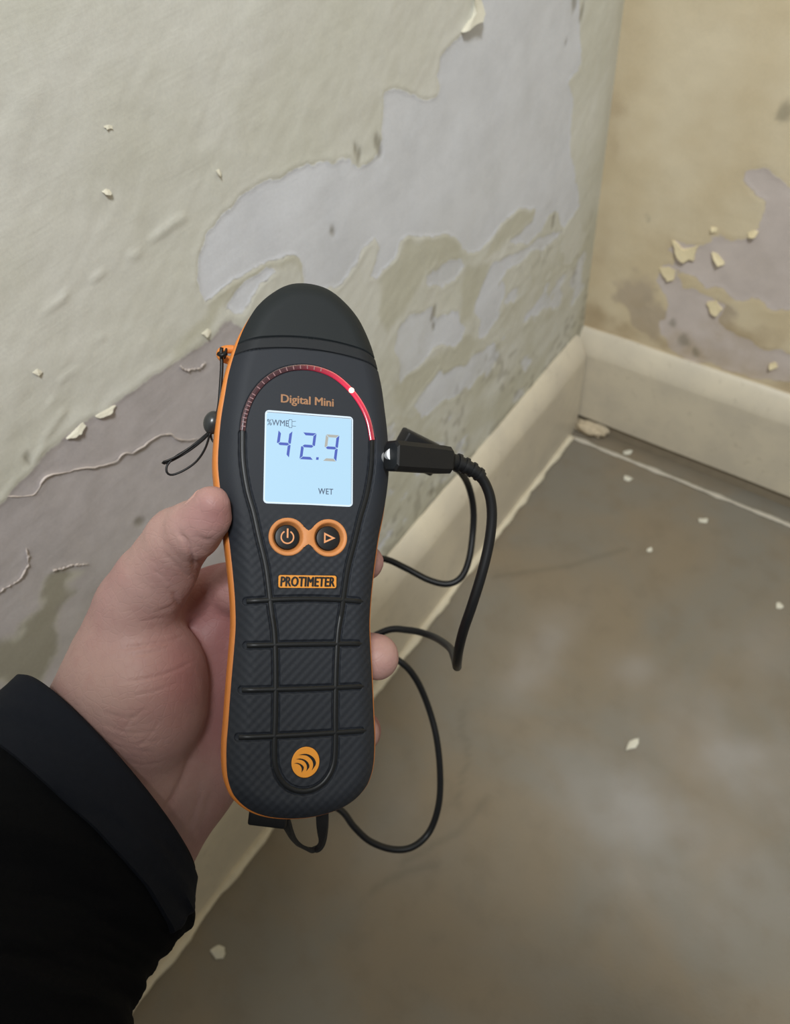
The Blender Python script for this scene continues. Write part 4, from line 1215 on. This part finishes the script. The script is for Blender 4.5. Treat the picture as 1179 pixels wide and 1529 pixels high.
# thumb nail on the far upper-left side of the tip
na, nb_ = at(303, 777, .2340), at(317, 751, .2310); ta = (nb_ - na) / np.linalg.norm(nb_ - na)
no = CR @ np.array([-.70, .52, -.50]); no -= ta * (no @ ta); no /= np.linalg.norm(no); tw = np.cross(ta, no)
V = []
for i in np.linspace(0, 1, 11):
    for j in np.linspace(-1, 1, 11):
        t = .10 + .98 * i - .10 * (j * j) * (1 if i > .5 else -1); a = j * .85
        r = (.0072 + (.0059 - .0072) * min(1, max(0, t))) + .0006 - .0006 * max(0, t - .6)
        V.append(na + (nb_ - na) * t + (no * math.cos(a) + tw * math.sin(a)) * r)
V = np.array(V); V2 = V - no * .0010
F = [tuple(f) for f in grid_faces(11, 11)] + [tuple(f)[::-1] for f in grid_faces(11, 11, off=121)]
rim = [i for i in range(11)] + [i * 11 + 10 for i in range(1, 11)] + [120 - i for i in range(1, 11)] + [(10 - i) * 11 for i in range(1, 10)]
F += [(rim[k], rim[(k + 1) % len(rim)], rim[(k + 1) % len(rim)] + 121, rim[k] + 121) for k in range(len(rim))]
obj('thumbnail', make_mesh('thumbnail', np.vstack([V, V2]) - hb, F, True, 50), M['nail'], person)

# sleeve: lofted tube with folds, and a raised cuff band
RINGS = [((35,1010),(284,1304),.266), ((-8,1052),(284,1345),.262), ((-60,1108),(280,1382),.257), ((-130,1180),(260,1415),.251), ((-200,1262),(224,1455),.245), ((-270,1345),(204,1492),.239), ((-330,1430),(195,1535),.233), ((-410,1570),(182,1650),.226), ((-500,1760),(170,1800),.22)]
def ring_frame(t):
    i = min(int(t), len(RINGS) - 2); s = t - i
    arr = catmull_ring(t)
    L, R_, d = arr[:2], arr[2:4], arr[4]
    a, b = at(L[0], L[1], d), at(R_[0], R_[1], d + .006)
    c = (a + b) / 2; e1 = (b - a) / 2; hwid = np.linalg.norm(e1)
    e2 = (CAM_LOC - c) / np.linalg.norm(CAM_LOC - c) + CR @ np.array([.16, .14, 0.0]); e2 -= e1 * (e2 @ e1) / hwid ** 2; e2 /= np.linalg.norm(e2)
    return c, e1, e2 * hwid * .78
_RA = np.array([[l[0], l[1], r[0], r[1], d] for l, r, d in RINGS])
def catmull_ring(t):
    q = np.vstack([2 * _RA[0] - _RA[1], _RA, 2 * _RA[-1] - _RA[-2]])
    i = int(min(max(math.floor(t), 0), len(_RA) - 2)); s = t - i
    a, b, c, d = q[i], q[i + 1], q[i + 2], q[i + 3]
    return .5 * (2 * b + (c - a) * s + (2 * a - 5 * b + 4 * c - d) * s * s + (3 * b - a - 3 * c + d) * s ** 3)
def sleeve_pt(t, th, off=0.0):
    c, e1, e2 = ring_frame(t)
    p = c + e1 * math.cos(th) + e2 * math.sin(th)
    r = p - c; r /= np.linalg.norm(r)
    fold = .0022 * float(fbm(np.array([t * 1.5 + 2.0 * math.cos(th) + 7]), np.array([t * .8 + 2.0 * math.sin(th) + 3]), 3, 2)[0]) * min(1, max(0, t - .4))
    return p + r * (off + fold)
NTH = 96; ts = np.r_[np.linspace(0, .12, 4), np.linspace(.2, 8, 70)]
V = [sleeve_pt(.45, a, -.0075) for a in np.linspace(0, 2 * math.pi, NTH, endpoint=False)]
V += [sleeve_pt(.05, a, -.0032) for a in np.linspace(0, 2 * math.pi, NTH, endpoint=False)]
V += [sleeve_pt(-.01, a, -.0012) for a in np.linspace(0, 2 * math.pi, NTH, endpoint=False)]
for t in ts: V += [sleeve_pt(t, a, 0) for a in np.linspace(0, 2 * math.pi, NTH, endpoint=False)]
F = [tuple(f) for f in grid_faces(len(ts) + 3, NTH, True)]
slv = obj('jacket_sleeve', make_mesh('jacket_sleeve', np.array(V) - hb, F), M['sleeve'], person)
slv['label'] = 'black jacket sleeve'
# band: th runs from the right silhouette (0) over the near side (pi/2) to the left (pi)
ths = np.linspace(.42, 3.5, 60); V = []
def low_edge(th):
    return float(np.interp(th, [.42, .7, 1.0, 1.5, 2.2, 3.14, 3.5], [3.0, 2.8, 2.5, 2.2, 1.95, 1.75, 1.75]))
nb = 16
for th_ in ths:
    le = low_edge(th_); t0 = .02 + max(0, .9 - th_) * .55
    for k in range(nb):
        s = k / (nb - 1); t = t0 + (le - t0) * s
        off = .0021 * min(1, s / .06 + .2) if k < nb - 1 else -.0006
        if k == nb - 2: t = le - .03
        V.append(sleeve_pt(t, th_, off * min(1.0, (th_ - .42) / .08 + .05)))
F = [tuple(f)[::-1] for f in grid_faces(len(ths), nb)]
cf = obj('cuff_band', make_mesh('cuff_band', np.array(V) - hb, F, True, 60), M['cuff'], slv)
cf['label'] = 'dark navy cuff band'

# ------------------------------------------------------------------ the rest of the photographer, crouching behind the camera: it shades the near floor
def build_body():
    st = .008; lo = np.array([.08, -1.62, -.01]); hi = np.array([.95, -.72, 1.30])
    n = np.ceil((hi - lo) / st).astype(int)
    G = np.meshgrid(*[lo[k] + st * np.arange(n[k]) for k in range(3)], indexing='ij')
    P = np.stack(G, -1).astype(np.float32)
    def cap(a, b, ra, rb):
        a, b = np.float32(a), np.float32(b); d = b - a
        t = np.clip(((P - a) @ d) / (d @ d), 0, 1)
        return np.linalg.norm(P - a - t[..., None] * d, axis=-1) - (ra + (rb - ra) * t)
    def smin(a, b, k):
        h = np.clip(.5 + .5 * (b - a) / k, 0, 1); return b + (a - b) * h - k * h * (1 - h)
    def uni(k, *fs):
        r = fs[0]
        for q in fs[1:]: r = smin(r, q, k)
        return r
    sl, sr, ch, hp, nk = (.34, -1.19, .82), (.66, -.96, .82), (.51, -1.09, .74), (.66, -1.30, .33), (.465, -1.04, .94)
    trunk = uni(.05, cap(hp, ch, .145, .135), cap(sl, sr, .065, .065), cap(ch, nk, .11, .06), cap((.58, -1.36, .32), (.74, -1.24, .32), .11, .11))
    arm_l = uni(.03, cap(sl, (.225, -1.06, .53), .055, .045), cap((.225, -1.06, .53), (.20, -.93, .537), .045, .040))
    arm_r = uni(.03, cap(sr, (.79, -.90, .58), .055, .045), cap((.79, -.90, .58), (.52, -.845, .81), .046, .034))
    legs, shoes = [], []
    for h_, k_, a_ in (((.58, -1.36, .30), (.36, -1.13, .40), (.46, -1.26, .09)), ((.74, -1.24, .30), (.62, -.93, .38), (.68, -1.08, .09))):
        legs.append(uni(.03, cap(h_, k_, .09, .062), cap(k_, a_, .058, .04)))
        toe = (a_[0] - .10, a_[1] + .11, .035)
        shoes.append(uni(.03, cap((a_[0] + .02, a_[1] - .02, .045), toe, .045, .036), cap((a_[0], a_[1], .08), (a_[0], a_[1], .05), .045, .045)))
    fwd = np.array([-.55, .59, -.59]); hd = np.array([.40, -.96, 1.09]); side = np.array([.73, .68, 0]); up_ = np.cross(side, fwd); up_ /= np.linalg.norm(up_)
    H_ = lambda f_, s_, u_: tuple(hd + fwd * f_ + side * s_ + up_ * u_)
    skull = uni(.03, cap(H_(-.03, 0, .03), H_(.02, 0, .03), .078, .07), cap(H_(.03, 0, -.02), H_(.045, 0, -.075), .055, .034))
    head = uni(.012, skull, cap(H_(.088, 0, .02), H_(.105, 0, -.018), .007, .012), cap(H_(.0, .077, .01), H_(-.01, .082, -.02), .014, .010), cap(H_(.0, -.077, .01), H_(-.01, -.082, -.02), .014, .010),
               cap(H_(.083, -.022, -.048), H_(.083, .022, -.048), .006, .006))
    neck = cap(nk, H_(-.03, 0, -.06), .055, .05)
    hand = uni(.012, cap((.52, -.845, .81), (.465, -.86, .85), .032, .030), *[cap((.455 + .006 * i, -.875 - .012 * i, .875 - .016 * i), (.405 + .006 * i, -.865 - .012 * i, .885 - .017 * i), .011, .009) for i in range(4)], cap((.47, -.845, .835), (.42, -.842, .835), .012, .010))
    body = uni(.03, trunk, arm_l, arm_r, legs[0], legs[1], neck); body = smin(body, head, .02); body = smin(body, hand, .015)
    jacket = uni(.04, trunk, arm_l, arm_r) - .014
    jacket = np.maximum(jacket, P[..., 2] - .95)
    trousers = np.minimum(legs[0], legs[1]) - .010
    trousers = smin(trousers, cap((.58, -1.36, .32), (.74, -1.24, .32), .12, .12), .03)
    hair = np.maximum(skull - .010, -((P - np.float32(H_(.035, 0, .0))) @ np.float32(-fwd * .75 + up_ * .66)) - .005)
    out = {}
    for k, f in (('body', body), ('jacket', jacket), ('trousers', trousers), ('hair', hair), ('shoe', shoes[0]), ('shoe2', shoes[1])):
        out[k] = surface_nets(f, lo, st, 2)
    return out

BODY = build_body()
bv, bf = BODY['body']
nv = len(HW)
me2 = make_mesh('person', np.vstack([HW, bv]) - hb, np.vstack([HF, bf + nv]))
set_attr(me2, 'flush_shade', np.r_[FLUSH_SHADE, np.full(len(bv), .2)])
me2.materials.append(M['skin'])
person.data = me2
for k, nm, mt in (('jacket', 'jacket', M['sleeve']), ('trousers', 'trousers', plain('dark_trousers', lin(30, 32, 38), .85, .06, 300)), ('hair', 'hair', plain('dark_hair', lin(48, 36, 28), .6, .1, 400)),
                  ('shoe', 'shoe', plain('dark_shoe', lin(28, 26, 25), .5, .05, 200)), ('shoe2', 'shoe', None)):
    v, f = BODY[k]
    obj(nm, make_mesh(nm, v - hb, f), mt if mt else bpy.data.materials['dark_shoe'], person)
